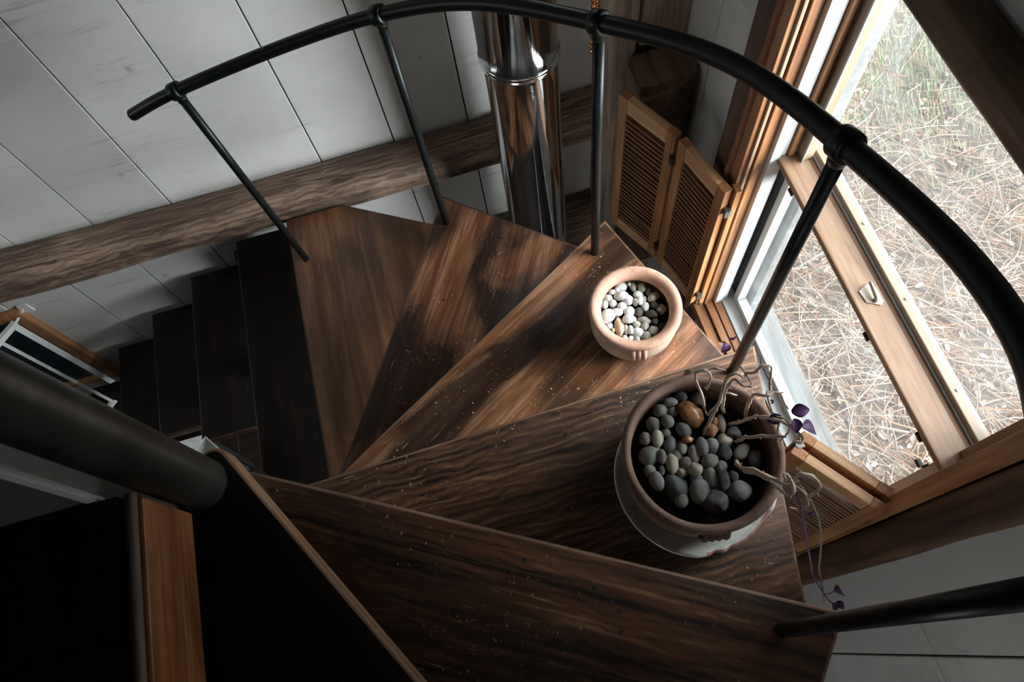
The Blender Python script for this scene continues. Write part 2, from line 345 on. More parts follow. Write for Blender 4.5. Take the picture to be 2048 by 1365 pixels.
def whitewash(name, base, ax, dirt=.6):
    m, nt, p = mat(name)
    gi = nt.nodes.new('ShaderNodeNewGeometry')
    tone = ramp(nt, gi.outputs['Random Per Island'], [(0, tuple(x*.9 for x in base)), (1, tuple(min(1, x*1.06) for x in base))])
    n1 = noi(nt, mapped(nt, (1.7, 1.7, 1.7)), 1, 6, .6); tone = mix(nt, tone, tuple(x*.80 for x in base), ramp(nt, n1, [(.38, .75), (.62, 0)]))
    # rough-sawn scuffs running across the boards
    ac = [3, 3, 3]; ac['XYZ'.index(ax)] = 42
    v = mapped(nt, tuple(ac), rot=(0, .25, 0) if ax == 'Z' else (0, 0, 0)); s = noi(nt, v, 1, 8, .72, .4); s2 = noi(nt, mapped(nt, (2.6, 2.6, 2.6), loc=(3, 1, 2)), 1, 4, .6)
    k = mth(nt, 'MULTIPLY', ramp(nt, s, [(.56, 0), (.64, 1)]), ramp(nt, s2, [(.44, 0), (.62, 1)]))
    tone = mix(nt, tone, (.16, .12, .10), mth(nt, 'MULTIPLY', k, dirt))
    # knots
    vo = nt.nodes.new('ShaderNodeTexVoronoi'); vo.inputs['Scale'].default_value = 1
    nt.links.new(mapped(nt, (5.2, 5.2, 3.4), loc=(.3, 0, .4)), vo.inputs['Vector'])
    kk = mth(nt, 'MULTIPLY', ramp(nt, vo.outputs['Distance'], [(.05, 1), (.085, 0)]), ramp(nt, noi(nt, mapped(nt, (60, 60, 60)), 1, 3, .6), [(.4, .3), (.6, 1)]))
    tone = mix(nt, tone, (.20, .16, .14), mth(nt, 'MULTIPLY', kk, .55))
    nt.links.new(tone, p.inputs['Base Color']); p.inputs['Roughness'].default_value = .62; p.inputs['Specular IOR Level'].default_value = .3
    bump(nt, p, mth(nt, 'ADD', s, noi(nt, mapped(nt, (25, 25, 25)), 1, 6, .7)), .35, .003)
    return m
M = {}
DK, MD, LT = (.016, .0075, .0045), (.075, .030, .014), (.22, .115, .062)
M['tread_a'] = wood('worn_stair_wood', (.014, .007, .0045), (.145, .058, .026), (.42, .235, .13), 'X', (.30, .55), .6, .4, seed=1, swirl=.6)
M['tread_b'] = wood('swirling_stair_wood', (.018, .008, .005), (.17, .075, .034), (.50, .285, .165), 'X', (.36, .6), .5, .7, seed=2, swirl=1.1)
M['tread_c'] = wood('blotched_stair_wood', (.022, .009, .005), (.26, .105, .042), (.52, .30, .18), 'X', (.26, .5), .9, .8, seed=3)
M['tread_d'] = wood('red_brown_stair_wood', (.018, .007, .004), (.18, .070, .028), (.38, .20, .115), 'X', (.26, .48), .9, .6, seed=4)
M['tread_e'] = wood('smooth_stair_wood', (.05, .019, .009), (.19, .075, .030), (.32, .155, .075), 'X', (.3, .5), .6, .3, seed=5)
M['tread_k'] = wood('shaded_stair_wood', (.004, .0025, .002), (.008, .0045, .0035), (.020, .010, .006), 'X', (.5, .7), .5, .2, spec=.2, seed=6)  # stair wood made near-black: the shade on these treads is in the colour
M['edge'] = wood('worn_edge_wood', (.05, .024, .013), (.17, .085, .045), (.34, .20, .12), 'X', (.45, .7), .3, 0, seed=7)
M['edge_z'] = wood('bare_orange_edge_wood', (.12, .055, .025), (.34, .18, .095), (.50, .31, .19), 'X', (.45, .7), .3, 0, seed=27)
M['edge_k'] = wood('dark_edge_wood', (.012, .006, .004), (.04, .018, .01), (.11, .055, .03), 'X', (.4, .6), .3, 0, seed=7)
M['fascia'] = wood('orange_stained_wood', (.07, .022, .008), (.34, .125, .042), (.58, .27, .11), 'Y', (.3, .5), .6, .15, seed=8)
M['beam_x'] = wood('weathered_timber', (.06, .034, .024), (.31, .20, .14), (.56, .42, .32), 'X', (.6, .85), .5, 0, fine=1.0, bmp=1, seed=9, swirl=.8, blotch_col=(.04, .02, .012))
M['beam_z'] = wood('grey_post_timber', (.12, .085, .062), (.36, .265, .20), (.52, .41, .33), 'Z', (.6, .85), .4, 0, fine=.7, bmp=.8, seed=10)
M['beam_rz'] = wood('reddish_post_timber', (.025, .010, .006), (.105, .048, .024), (.21, .105, .055), 'Z', (.5, .7), .4, 0, fine=.7, bmp=.5, seed=11)
M['beam_dark'] = wood('dark_brown_timber', (.03, .017, .01), (.12, .066, .038), (.24, .145, .085), 'Y', (.5, .75), .4, .1, fine=.9, bmp=.5, seed=12)
M['bark'] = wood('waney_edge', (.09, .035, .02), (.24, .10, .06), (.36, .18, .11), 'Z', (.7, .9), .2, 0, fine=1.5, bmp=1, seed=13)
M['oak_z'] = wood('orange_trim_vertical', (.16, .06, .022), (.33, .15, .06), (.48, .26, .12), 'Z', (.4, .6), .25, 0, seed=14, bmp=.15)
M['oak_y'] = wood('orange_trim_horizontal', (.13, .05, .02), (.30, .135, .055), (.46, .24, .115), 'Y', (.4, .6), .3, 0, seed=15, bmp=.15)
M['pale_z'] = wood('pale_sash_vertical', (.22, .14, .085), (.32, .22, .145), (.40, .30, .21), 'Z', (.4, .6), .1, 0, seed=16, bmp=.1)
M['pale_y'] = wood('pale_sash_horizontal', (.25, .17, .11), (.35, .265, .185), (.43, .345, .26), 'Y', (.4, .6), .1, 0, seed=17, bmp=.1)
M['ledge'] = wood('worn_ledge_wood', (.20, .10, .05), (.33, .20, .12), (.44, .30, .20), 'Y', (.35, .55), .25, 0, seed=18, bmp=.15)
M['shut_z'] = wood('shutter_stile_wood', (.17, .06, .02), (.36, .155, .055), (.54, .27, .115), 'Z', (.4, .6), .3, 0, seed=19, bmp=.2)
M['shut_x'] = wood('shutter_rail_wood', (.27, .125, .05), (.50, .27, .125), (.66, .41, .22), 'X', (.4, .6), .2, 0, seed=20, bmp=.2)
M['louvre'] = wood('louvre_wood', (.09, .035, .015), (.23, .10, .042), (.36, .18, .085), 'X', (.45, .65), .2, 0, seed=21, bmp=.2)
M['ext'] = wood('weathered_exterior_wood', (.06, .065, .062), (.12, .125, .12), (.19, .195, .19), 'Y', (.6, .8), .2, 0, seed=22)
M['wash_back'] = whitewash('whitewashed_planks_back', (.675, .665, .635), 'Z', .5)
M['wash_side'] = whitewash('whitewashed_planks_side', (.60, .59, .56), 'Z', .5)
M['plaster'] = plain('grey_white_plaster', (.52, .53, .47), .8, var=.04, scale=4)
M['shade_plaster'] = plain('shaded_plaster', (.10, .10, .09), .85, var=.06, scale=40)  # white partition's unlit face, its shade painted into the plaster colour
M['ceil'] = plain('ceiling_paint', (.45, .44, .42), .8, var=.05, scale=3)
M['floor'] = wood('dark_floor_boards', (.010, .006, .004), (.022, .012, .008), (.05, .026, .015), 'X', (.4, .6), .3, .1, seed=23)
M['nosing'] = wood('greyed_nosing_wood', (.10, .07, .055), (.20, .15, .12), (.32, .26, .22), 'Y', (.3, .5), .3, 0, seed=30)
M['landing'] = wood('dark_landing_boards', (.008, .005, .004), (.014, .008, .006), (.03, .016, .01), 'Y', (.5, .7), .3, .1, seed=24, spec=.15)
M['iron'] = plain('black_iron', (.012, .015, .015), .38, .6, .3, 60, .15)
M['pole'] = plain('dark_steel_tube', (.045, .044, .037), .40, .5, .35, 14, .08)
M['copper'] = plain('copper_bell', (.55, .24, .11), .22, 1, .1, 20)
M['vinyl'] = plain('white_vinyl', (.50, .52, .515), .4, 0, .03, 10)
M['whitemetal'] = plain('white_painted_metal', (.68, .69, .66), .4, 0, .05, 20)
M['steel'] = plain('grey_steel', (.33, .33, .32), .35, .9, .2, 40)
M['channel'] = plain('pale_grey_channel', (.34, .34, .33), .5, 0, .1, 40)
M['gun'] = plain('dark_gunmetal', (.06, .055, .05), .45, .8, .2, 40)
M['brass'] = plain('dull_brass', (.40, .33, .27), .4, .8, .2, 40)
M['black'] = plain('black_gasket', (.01, .01, .01), .6)
M['slate'] = plain('dark_blue_board', (.012, .03, .04), .35, 0, .5, 7)
M['lampwhite'] = plain('white_paper_shade', (.80, .79, .74), .7, 0, .02, 10)
M['plug'] = plain('dark_nail_plug', (.03, .022, .018), .6, 0, .5, 300)
M['soil'] = plain('dry_black_soil', (.014, .010, .008), .95, 0, .6, 120, 1)
def chrome():
    m, nt, p = mat('polished_flue_steel'); p.inputs['Metallic'].default_value = 1
    n = noi(nt, mapped(nt, (60, 60, .9)), 1, 4, .6); sm = noi(nt, mapped(nt, (14, 14, 5), loc=(2, 0, 0)), 1, 6, .7)
    nt.links.new(ramp(nt, sm, [(.35, (.60, .62, .62)), (.7, (.78, .79, .79))]), p.inputs['Base Color'])
    nt.links.new(ramp(nt, sm, [(.4, .06), (.75, .20)]), p.inputs['Roughness']); bump(nt, p, n, .12, .0012); return m
M['chrome'] = chrome()
def terracotta(name, c1, c2, c3, z0=None):
    m, nt, p = mat(name); a = noi(nt, mapped(nt, (9, 9, 9)), 1, 6, .65); f = noi(nt, mapped(nt, (60, 60, 120)), 1, 4, .6)
    col = ramp(nt, a, [(.3, c1), (.5, c2), (.7, c3)]); col = mix(nt, col, tuple(x*.6 for x in c1), ramp(nt, f, [(.28, .5), (.45, 0)]))
    nt.links.new(col, p.inputs['Base Color']); p.inputs['Roughness'].default_value = .75; p.inputs['Specular IOR Level'].default_value = .25; bump(nt, p, f, .25, .002); return m
M['terra'] = terracotta('pink_terracotta', (.40, .22, .15), (.52, .30, .21), (.58, .36, .26))
M['terra_body'] = terracotta('stained_terracotta', (.22, .17, .11), (.42, .29, .20), (.55, .44, .33))
M['brownpot'] = terracotta('brown_glazed_clay', (.07, .04, .026), (.13, .075, .05), (.22, .14, .10)); M['brownpot'].node_tree.nodes['Principled BSDF'].inputs['Roughness'].default_value = .45
M['brownrim'] = terracotta('worn_brown_rim', (.11, .062, .045), (.20, .118, .088), (.28, .18, .14))
M['saucer'] = terracotta('chipped_white_glaze', (.38, .34, .28), (.54, .53, .49), (.62, .62, .60)); M['saucer'].node_tree.nodes['Principled BSDF'].inputs['Roughness'].default_value = .35
M['brick'] = terracotta('broken_red_clay', (.22, .11, .08), (.38, .20, .15), (.50, .30, .24))
def stone(key, c1, c2, rough=.7, b=.4):
    m, nt, p = mat('stone_'+{'g': 'grey', 'k': 'charcoal', 'b': 'brown_grey', 'c': 'cream', 'a': 'amber', 'o': 'orange', 'p': 'purple', 'w': 'white', 't': 'tan', 'y': 'yellow', 'd': 'dark'}[key])
    oi = nt.nodes.new('ShaderNodeObjectInfo'); n = noi(nt, mapped(nt, (45, 45, 45)), 1, 5, .6); n2 = noi(nt, mapped(nt, (260, 260, 260)), 1, 3, .6)
    col = ramp(nt, n, [(.35, c1), (.65, c2)]); col = mix(nt, col, tuple(x*.55 for x in c1), mth(nt, 'MULTIPLY', oi.outputs['Random'], .5))
    nt.links.new(col, p.inputs['Base Color']); p.inputs['Roughness'].default_value = rough; p.inputs['Specular IOR Level'].default_value = .35; bump(nt, p, mth(nt, 'ADD', n, n2), b, .001); return m
ST = {'g': stone('g', (.17, .17, .155), (.28, .275, .25)), 'k': stone('k', (.075, .08, .08), (.16, .165, .16), .6, .9), 'b': stone('b', (.19, .175, .145), (.32, .29, .25)),
      'c': stone('c', (.34, .29, .22), (.52, .47, .38), .5), 'a': stone('a', (.22, .085, .025), (.42, .20, .08), .3), 'o': stone('o', (.32, .14, .06), (.45, .23, .12), .5),
      'p': stone('p', (.10, .075, .085), (.17, .13, .145)), 'w': stone('w', (.66, .66, .62), (.82, .82, .79), .6, .25), 't': stone('t', (.42, .38, .30), (.62, .60, .53), .6, .4),
      'y': stone('y', (.48, .32, .19), (.66, .52, .37), .6, .3), 'd': stone('d', (.06, .05, .04), (.16, .14, .11), .8, .8)}
M['stem_t'] = terracotta('dry_tan_stem', (.30, .215, .155), (.52, .40, .31), (.62, .50, .41))
M['stem_v'] = plain('purple_stem', (.16, .075, .15), .6, 0, .3, 60)
M['stem_s'] = plain('olive_stem', (.24, .21, .12), .6, 0, .3, 60)
M['leaf_v'] = plain('purple_leaf', (.10, .035, .13), .5, 0, .4, 60)
M['leaf_d'] = plain('dry_leaf', (.30, .20, .13), .7, 0, .4, 60)
def glass():
    m = bpy.data.materials.new('dusty_window_glass'); m.use_nodes = True; nt = m.node_tree; nt.nodes.clear()
    out = nt.nodes.new('ShaderNodeOutputMaterial'); tr = nt.nodes.new('ShaderNodeBsdfTransparent'); tr.inputs[0].default_value = (.93, .95, .95, 1)
    gl = nt.nodes.new('ShaderNodeBsdfGlossy'); gl.inputs['Roughness'].default_value = .02; df = nt.nodes.new('ShaderNodeBsdfTranslucent'); df.inputs[0].default_value = (.8, .82, .82, 1)
    fr = nt.nodes.new('ShaderNodeFresnel'); fr.inputs[0].default_value = 1.45
    m1 = nt.nodes.new('ShaderNodeMixShader'); m2 = nt.nodes.new('ShaderNodeMixShader')
    ge = nt.nodes.new('ShaderNodeNewGeometry'); fx = mth(nt, 'MULTIPLY', fr.outputs[0], mth(nt, 'SUBTRACT', 1, ge.outputs['Backfacing']))
    nt.links.new(fx, m1.inputs[0]); nt.links.new(tr.outputs[0], m1.inputs[1]); nt.links.new(gl.outputs[0], m1.inputs[2])
    d = ramp(nt, noi(nt, mapped(nt, (3, 3, 3)), 1, 7, .7, .5), [(.35, .006), (.75, .035)])
    nt.links.new(d, m2.inputs[0]); nt.links.new(m1.outputs[0], m2.inputs[1]); nt.links.new(df.outputs[0], m2.inputs[2]); nt.links.new(m2.outputs[0], out.inputs[0]); return m
M['glass'] = glass()
# ------------------------------------------------------------------ the setting
random.seed(5)
FL = -LIFT; CE = 1.25; XW = .875; YB = 1.90; XL = -3.7; YF = -2.7
def struct(name, bm, m, smooth=None): return tag(link(name, bm, m, smooth=smooth), kind='structure')
b = bmesh.new(); x = XL
while x < XW: box(b, x+.002, min(x+.21, XW)-.002, YF, YB, FL-.04, FL, bev=.003); x += .21
struct('floor', b, M['floor'])
b = bmesh.new(); box(b, XL-.1, XW+.2, YF-.1, YB+.1, CE, CE+.1); struct('ceiling', b, M['ceil'])
# back wall: vertical whitewashed boards
b = bmesh.new(); js = [XL, -3.42, -3.12, -2.83, -2.53, -2.24, -1.94, -1.639, -1.338, -1.036, -.738, -.443, -.154, .140, .412, XW+.02]
for i, (a, c) in enumerate(zip(js, js[1:])):
    o_ = random.uniform(0, .004); box(b, a+.0025, c-.0025, YB-o_, YB+.03, FL, CE, bev=.0025)
box(b, XL, XW+.1, YB+.031, YB+.08, FL, CE, mi=1); struct('wall_back', b, [M['wash_back'], M['black']])
# window wall
b = bmesh.new(); WY0, WY1, WZ0, WZ1 = .10, 1.12, -2.66, -.935
ys = [YF, -2.3, -2.0, -1.7, -1.42, -1.12, -.82, -.54, -.256, WY0]
for a, c in zip(ys, ys[1:]): box(b, XW-random.uniform(0, .004), XW+.03, a+.0025, c-.0025, FL, CE, bev=.0025)
for a, c in zip([WY0, .37, .62, .88], [.37, .62, .88, WY1]):
    box(b, XW-.001, XW+.03, a+.0025, c-.0025, FL, WZ0-.03, bev=.0025); box(b, XW-.001, XW+.03, a+.0025, c-.0025, WZ1+.0, CE, bev=.0025)
for a, c in zip([WY1, 1.21, 1.48], [1.21, 1.48, YB+.03]): box(b, XW-random.uniform(0, .004), XW+.03, a+.0025, c-.0025, FL, CE, bev=.0025)
box(b, XW+.031, XW+.17, YF, WY0-.02, FL, CE, mi=1); box(b, XW+.031, XW+.17, WY1+.02, YB+.1, FL, CE, mi=1)
box(b, XW+.031, XW+.17, WY0-.02, WY1+.02, FL, WZ0-.03, mi=1); box(b, XW+.031, XW+.17, WY0-.02, WY1+.02, WZ1, CE, mi=1)
struct('wall_right', b, [M['wash_side'], M['black']])
b = bmesh.new(); box(b, XL-.1, XL, YF-.1, YB+.1, FL, CE); struct('wall_left', b, M['plaster'])
b = bmesh.new(); box(b, XL, XW+.17, YF-.1, YF, FL, CE); struct('wall_front', b, M['plaster'])
# upper floor with its lit fascia, and the partition that stands on it
b = bmesh.new(); y = YF
while y < .38:
    y2 = min(y+.16, .392); box(b, XL, -.62, y+.001, y2-.001, -1.075, -1.052, bev=.002); y = y2
box(b, XL, -.63, YF, .392, -1.22, -1.076); struct('floor_upper', b, [M['landing']])
b = bmesh.new(); box(b, -.619, -.588, YF, .385, -1.225, -1.068, bev=.004); o = struct('trim_fascia', b, M['fascia'])
b = bmesh.new(); tube(b, [(-.60, YF, -1.058), (-.60, -.9, -1.058), (-.60, .39, -1.057)], .0085, 12); struct('trim_nosing', b, M['nosing'], smooth=.6)
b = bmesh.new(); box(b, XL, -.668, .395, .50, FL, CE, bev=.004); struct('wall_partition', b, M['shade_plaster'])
b = bmesh.new(); box(b, -.668, -.650, .392, .503, FL, CE, bev=.003); struct('partition_lit_end', b, M['whitemetal'])  # end face of the partition, whitened to paint in the window light
# timbers ------------------------------------------------------------
b = bmesh.new(); beam(b, XL, .63, 1.73, 1.90, -2.315, -2.175, .010, .06, seed=1, bev=.016)
tag(link('wall_beam', b, M['beam_x'], smooth=.9), 'long weathered horizontal timber beam across the white plank wall', 'beam')
b = bmesh.new(); beam(b, -.30, .63, 1.70, 1.90, -3.05, -2.85, .008, .06, seed=2, bev=.014)
tag(link('mantel_beam', b, M['beam_x'], smooth=.9), 'short brown timber low on the wall behind the steel flue', 'beam')
b = bmesh.new()
beam(b, .626, .712, 1.65, 1.90, FL, CE, .005, .08, seed=3, bev=.010); beam(b, .708, .875, 1.655, 1.90, FL, -1.95, .004, .08, seed=4, bev=.006); beam(b, .708, .875, 1.65, 1.90, -1.79, CE, .005, .08, seed=3, bev=.006)
beam(b, .70, .875, 1.77, 1.90, -1.9, -1.68, .002, .08, seed=5)
tag(link('corner_post', b, M['beam_z'], smooth=.9), 'thick grey-brown timber post standing in the room corner right of the flue', 'post')
b = bmesh.new(); beam(b, .66, .868, 1.50, 1.64, -2.95, -1.81, .006, .06, seed=6, bev=.012)
tag(link('brace_timber', b, M['beam_dark'], smooth=.9), 'dark stub timber fixed to the corner post behind the shutter', 'timber')
post = empty('window_post', (.83, 1.16, FL)); b = bmesh.new(); beam(b, .80, .874, 1.12, 1.215, 0, CE-FL, .006, .07, seed=7, bev=.006)
b.transform(Matrix.Translation((-.83, -1.16, 0))); link('post_body', b, M['beam_rz'], post, loc=(0, 0, 0), smooth=.9)
b = bmesh.new(); pts = [(.803+.004*noise.noise(Vector((0, 0, z*9))), 1.122+.005*noise.noise(Vector((5, 0, z*7))), z) for z in [i*.03 for i in range(156)]]
tube(b, pts, .0105, 8, jit=.35); b.transform(Matrix.Translation((-.83, -1.16, 0))); o = link('waney_edge', b, M['bark'], post, loc=(0, 0, 0), smooth=.9); o['label'] = 'rough reddish bark edge'
tag(post, 'dark reddish timber post with a bark edge left of the window', 'post')
b = bmesh.new(); beam(b, .80, .874, -.012, .083, FL, CE, .005, .07, seed=8, bev=.008)
tag(link('window_post', b, M['beam_rz'], smooth=.9), 'dark brown rough timber post right of the window below the shutter', 'post')
b = bmesh.new(); beam(b, .80, .874, .084, 1.118, -.935, -.858, .003, .07, seed=9, bev=.006)
tag(link('header_beam', b, M['beam_dark'], smooth=.9), 'dark brown timber beam across the top of the window', 'beam')
# window ---------------------------------------------------------------
win = empty('window_1', (.93, .61, -2.66)); tag(win, kind='structure'); W0 = Vector((.93, .61, -2.66))
def wpart(name, bxs, m, bev=.0025, parent=win, off=W0):
    b = bmesh.new()
    for q in bxs: box(b, *q, bev=bev)
    b.transform(Matrix.Translation(-off)); return link(name, b, m, parent, loc=(0, 0, 0))
G = .97
# left jamb (its face looks at the camera), layer by layer outward
wpart('jamb_casing', [(.806, .836, 1.075, 1.118, -2.64, -.937), (.838, .846, 1.062, 1.118, -2.64, -.937), (.848, .874, 1.068, 1.118, -2.64, -.937)], M['oak_z'])
wpart('jamb_bead', [(.822, .832, 1.066, 1.09, -2.62, -.937)], M['pale_z'])
wpart('jamb_liner', [(.876, .905, 1.052, 1.118, -2.64, -.937), (.907, .925, 1.058, 1.118, -2.64, -.937)], M['vinyl'])
wpart('sash_stop', [(.927, .945, 1.048, 1.118, -1.70, -.937)], M['oak_z'])
wpart('exterior_jamb', [(.99, 1.05, 1.055, 1.118, -2.64, -.937), (1.0, 1.09, 1.0, 1.118, -2.64, -1.80)], M['ext'])
wpart('jamb_casing', [(.806, .874, .086, .128, -2.64, -.937), (.876, .945, .10, .135, -2.64, -.937)], M['oak_z'])
wpart('exterior_jamb', [(.99, 1.09, .10, .17, -2.64, -.937)], M['ext'])
# sill
wpart('window_sill', [(.80, .838, .084, 1.118, -2.665, -2.615), (.842, .872, .084, 1.118, -2.66, -2.605), (.874, .902, .10, 1.118, -2.655, -2.60)], M['oak_y'])
wpart('sill_liner', [(.904, .965, .10, 1.118, -2.655, -2.595)], M['vinyl'])
wpart('exterior_sill', [(.967, 1.075, .10, 1.118, -2.67, -2.60)], M['ext'])
wpart('head_jamb', [(.876, 1.05, .10, 1.118, -.937, -.915)], M['oak_y'])
# ledge across the middle
rail = wpart('middle_rail', [(.90, .976, .13, 1.06, -1.722, -1.700), (.945, .976, .13, 1.06, -1.80, -1.722)], M['ledge'], .004)
wpart('weather_strip', [(.9765, .9865, .13, 1.06, -1.73, -1.7015)], M['oak_y'], 0)
wpart('weather_strip', [(.9866, .9885, .13, 1.06, -1.73, -1.7025)], M['gun'], 0)
# lower sash
sl = wpart('lower_sash', [(.95, .985, 1.025, 1.052, -2.595, -1.80), (.95, .985, .136, .175, -2.595, -1.80), (.95, .985, .175, 1.025, -2.595, -2.565)], M['vinyl'])
sr = wpart('upper_sash', [(.955, .985, 1.022, 1.060, -1.70, -.94), (.955, .99, .136, .170, -1.70, -.94)], M['pale_z'])
su = wpart('upper_sash_rail', [(.996, 1.028, .136, 1.06, -1.73, -1.682)], M['pale_y'], .003)
wpart('sash_channel', [(.9887, .9958, .136, 1.06, -1.73, -1.698), (.952, .956, 1.018, 1.024, -1.70, -.94)], M['channel'], 0)
b = bmesh.new()
for y in (.30, .55, .78, .98): 
    c = bmesh.new(); bmesh.ops.create_cone(c, cap_ends=True, segments=12, radius1=.004, radius2=.0035, depth=.003); c.transform(Matrix.Translation((1.012, y, -1.681))); merge(b, c)
b.transform(Matrix.Translation(-W0)); link('screw', b, M['steel'], win, loc=(0, 0, 0))
wpart('window_pane', [(1.012, 1.016, .14, 1.055, -1.70, -.93)], M['glass'], 0)
wpart('window_pane', [(.966, .970, .15, 1.04, -2.59, -1.79)], M['glass'], 0)
for (y, z) in ((.955, -1.728), (.50, -1.728), (.23, -1.728)):
    wpart('screen_clip', [(.898, .904, y-.012, y+.012, z-.006, z+.004)], M['black'], .001)
wpart('screen_clip', [(.93, .94, .17, .176, -1.84, -1.82), (.95, .96, .18, .20, -1.90, -1.885)], M['black'], .001)
# sash lock on the ledge
lk = empty('lock_handle', (.0, 0, 0)); lk.parent = win; lk.location = Vector((.946, .59, -1.70))-W0
b = bmesh.new(); prism(b, [(-.024, .02), (.004, .034), (.022, .018), (.022, -.024), (.010, -.032), (-.020, -.014)], 0, .003, .001); link('lock_plate', b, M['brass'], lk, loc=(0, 0, 0))
b = bmesh.new(); tube(b, smooth_pts([(.004, -.016, .003), (.004, -.014, .012), (.004, .0, .016), (.006, .030, .018)]), lambda t: .0065-.002*t, 10); link('lock_lever', b, M['brass'], lk, loc=(0, 0, 0), smooth=.7)
# ------------------------------------------------------------------ shutters
def leaf(parent, name, p0, p1, z0, z1, t=.028, tilt=.6, stile=.036, seed=0):
    """louvred leaf from p0 to p1 in plan; its own frame: X along, Y thickness away from the room, Z up"""
    p0 = Vector((*p0, z0)); p1 = Vector((*p1, z0)); L = (p1-p0).length; a = math.atan2(p1.y-p0.y, p1.x-p0.x)
    lf = empty(name); lf.parent = parent; lf.location = p0-Vector(parent.location); lf.rotation_euler = (0, 0, a); H = z1-z0
    for x in (0, L-stile):
        b = bmesh.new(); box(b, x, x+stile, 0, t, 0, H, bev=.002); link('stile', b, M['shut_z'], lf, loc=(0, 0, 0))
    for z, h in ((0, .06), (H-.062, .062)):
        b = bmesh.new(); box(b, stile+.0005, L-stile-.0005, .001, t-.001, z, z+h, bev=.002); link('rail', b, M['shut_x'], lf, loc=(0, 0, 0))
    n = int((H-.13)/.0235); rnd = random.Random(seed)
    b0 = bmesh.new(); box(b0, stile-.002, L-stile+.002, -.0135, .0135, -.0028, .0028, bev=.0012)
    me = None
    for i in range(n):
        z = .072+i*.0235; s = link('louvre', b0, M['louvre'], lf, loc=(0, t/2, z)) if me is None else bpy.data.objects.new('louvre', me)
        if me is None: me = s.data
        else: C.objects.link(s); s.parent = lf; s.location = (0, t/2, z)
        s.rotation_euler = (tilt+rnd.uniform(-.12, .12), rnd.choice((0, 0, 0, 0, .012, -.012, .05 if i in (3, 4) else 0)), 0)
    return lf
def hinge(parent, p, m='gun'):
    b = bmesh.new(); box(b, -.013, .013, -.013, .013, -.016, .016, bev=.002); tube(b, [(0, 0, -.017), (0, 0, .017)], .0145, 8); bmesh.ops.scale(b, vec=(.75, .75, 1), verts=b.verts)
    o = link('hinge', b, M[m], parent, loc=Vector(p)-Vector(parent.location)); return o
SZ0, SZ1 = -2.53, -1.80
sh = empty('louvred_shutter', (.79, 1.05, SZ0)); tag(sh, 'open bifold louvred wooden shutter folded back against the corner post, left of the window', 'shutter')
leaf(sh, 'shutter_leaf', (.592, 1.497), (.700, 1.283), SZ0, SZ1, tilt=-.45, seed=1)
leaf(sh, 'shutter_leaf', (.704, 1.270), (.762, 1.048), SZ0, SZ1, tilt=-.45, seed=2)
b = bmesh.new(); box(b, .794, .812, 1.040, 1.072, SZ0, SZ1, bev=.002); b.transform(Matrix.Translation(-Vector(sh.location))); link('hanging_strip', b, M['shut_z'], sh, loc=(0, 0, 0))
for p in ((.700, 1.276, -1.90), (.700, 1.276, -2.43)): hinge(sh, p)
for p in ((.785, 1.042, -1.90), (.785, 1.042, -2.46)): hinge(sh, p, 'steel')
sh = empty('louvred_shutter', (.80, .11, SZ0)); tag(sh, 'bifold louvred wooden shutter folded double, standing out into the room under the right window post', 'shutter')
leaf(sh, 'shutter_leaf', (.630, .290), (.775, .090), SZ0, SZ1, t=.026, tilt=-.45, seed=3)
leaf(sh, 'shutter_leaf', (.664, .318), (.806, .122), SZ0, SZ1, t=.026, tilt=-.45, seed=4)
for p in ((.660, .303, -1.815), (.785, .100, -1.95)): hinge(sh, p, 'steel')
# ------------------------------------------------------------------ spiral stair
PX, PY, PR = -.580, .441, .048
b = bmesh.new(); tube(b, [(0, 0, 0), (0, 0, 1), (0, 0, 2), (0, 0, CE-FL)], PR, 40)
tag(link('stair_pole', b, M['pole'], loc=(PX, PY, FL), smooth=.7), 'thick dark steel centre pole the spiral treads turn around', 'pole')
TH = .043
def circ(cx, cy, r, a0, a1, n): return [(cx+r*math.cos(a0+(a1-a0)*i/n), cy+r*math.sin(a0+(a1-a0)*i/n)) for i in range(n+1)]
def wedge(th, outs, off=.067, back=.02, rr=.058):
    """keyhole outline of a winder: nosing on the line at angle th, back edge under the next tread up"""
    t0 = math.radians(th); t1 = math.radians(th-30)
    a1 = t1+math.asin(back/rr)+2*PI; d = (math.cos(t0), math.sin(t0)); n = (-d[1], d[0])
    tip = [(PX+d[0]*u+n[0]*v*off/.067, PY+d[1]*u+n[1]*v*off/.067) for u, v in ((-.010, .067), (-.024, .0665), (-.035, .062), (-.042, .054), (-.046, .044))]
    return outs + tip + circ(PX, PY, rr, t0+math.radians(142), a1, 26)
PLUGS = {.2: [(.758, .045), (.84, .037), (.443, .027), (.685, .010)], -29.9: [(.584, .034), (.566, .006), (.725, .018), (.76, -.001), (.779, -.011), (.789, -.047)],
         29.6: [(.716, .005), (.523, .032), (.453, .031)], 59.3: [(.766, -.003), (.803, -.064)]}
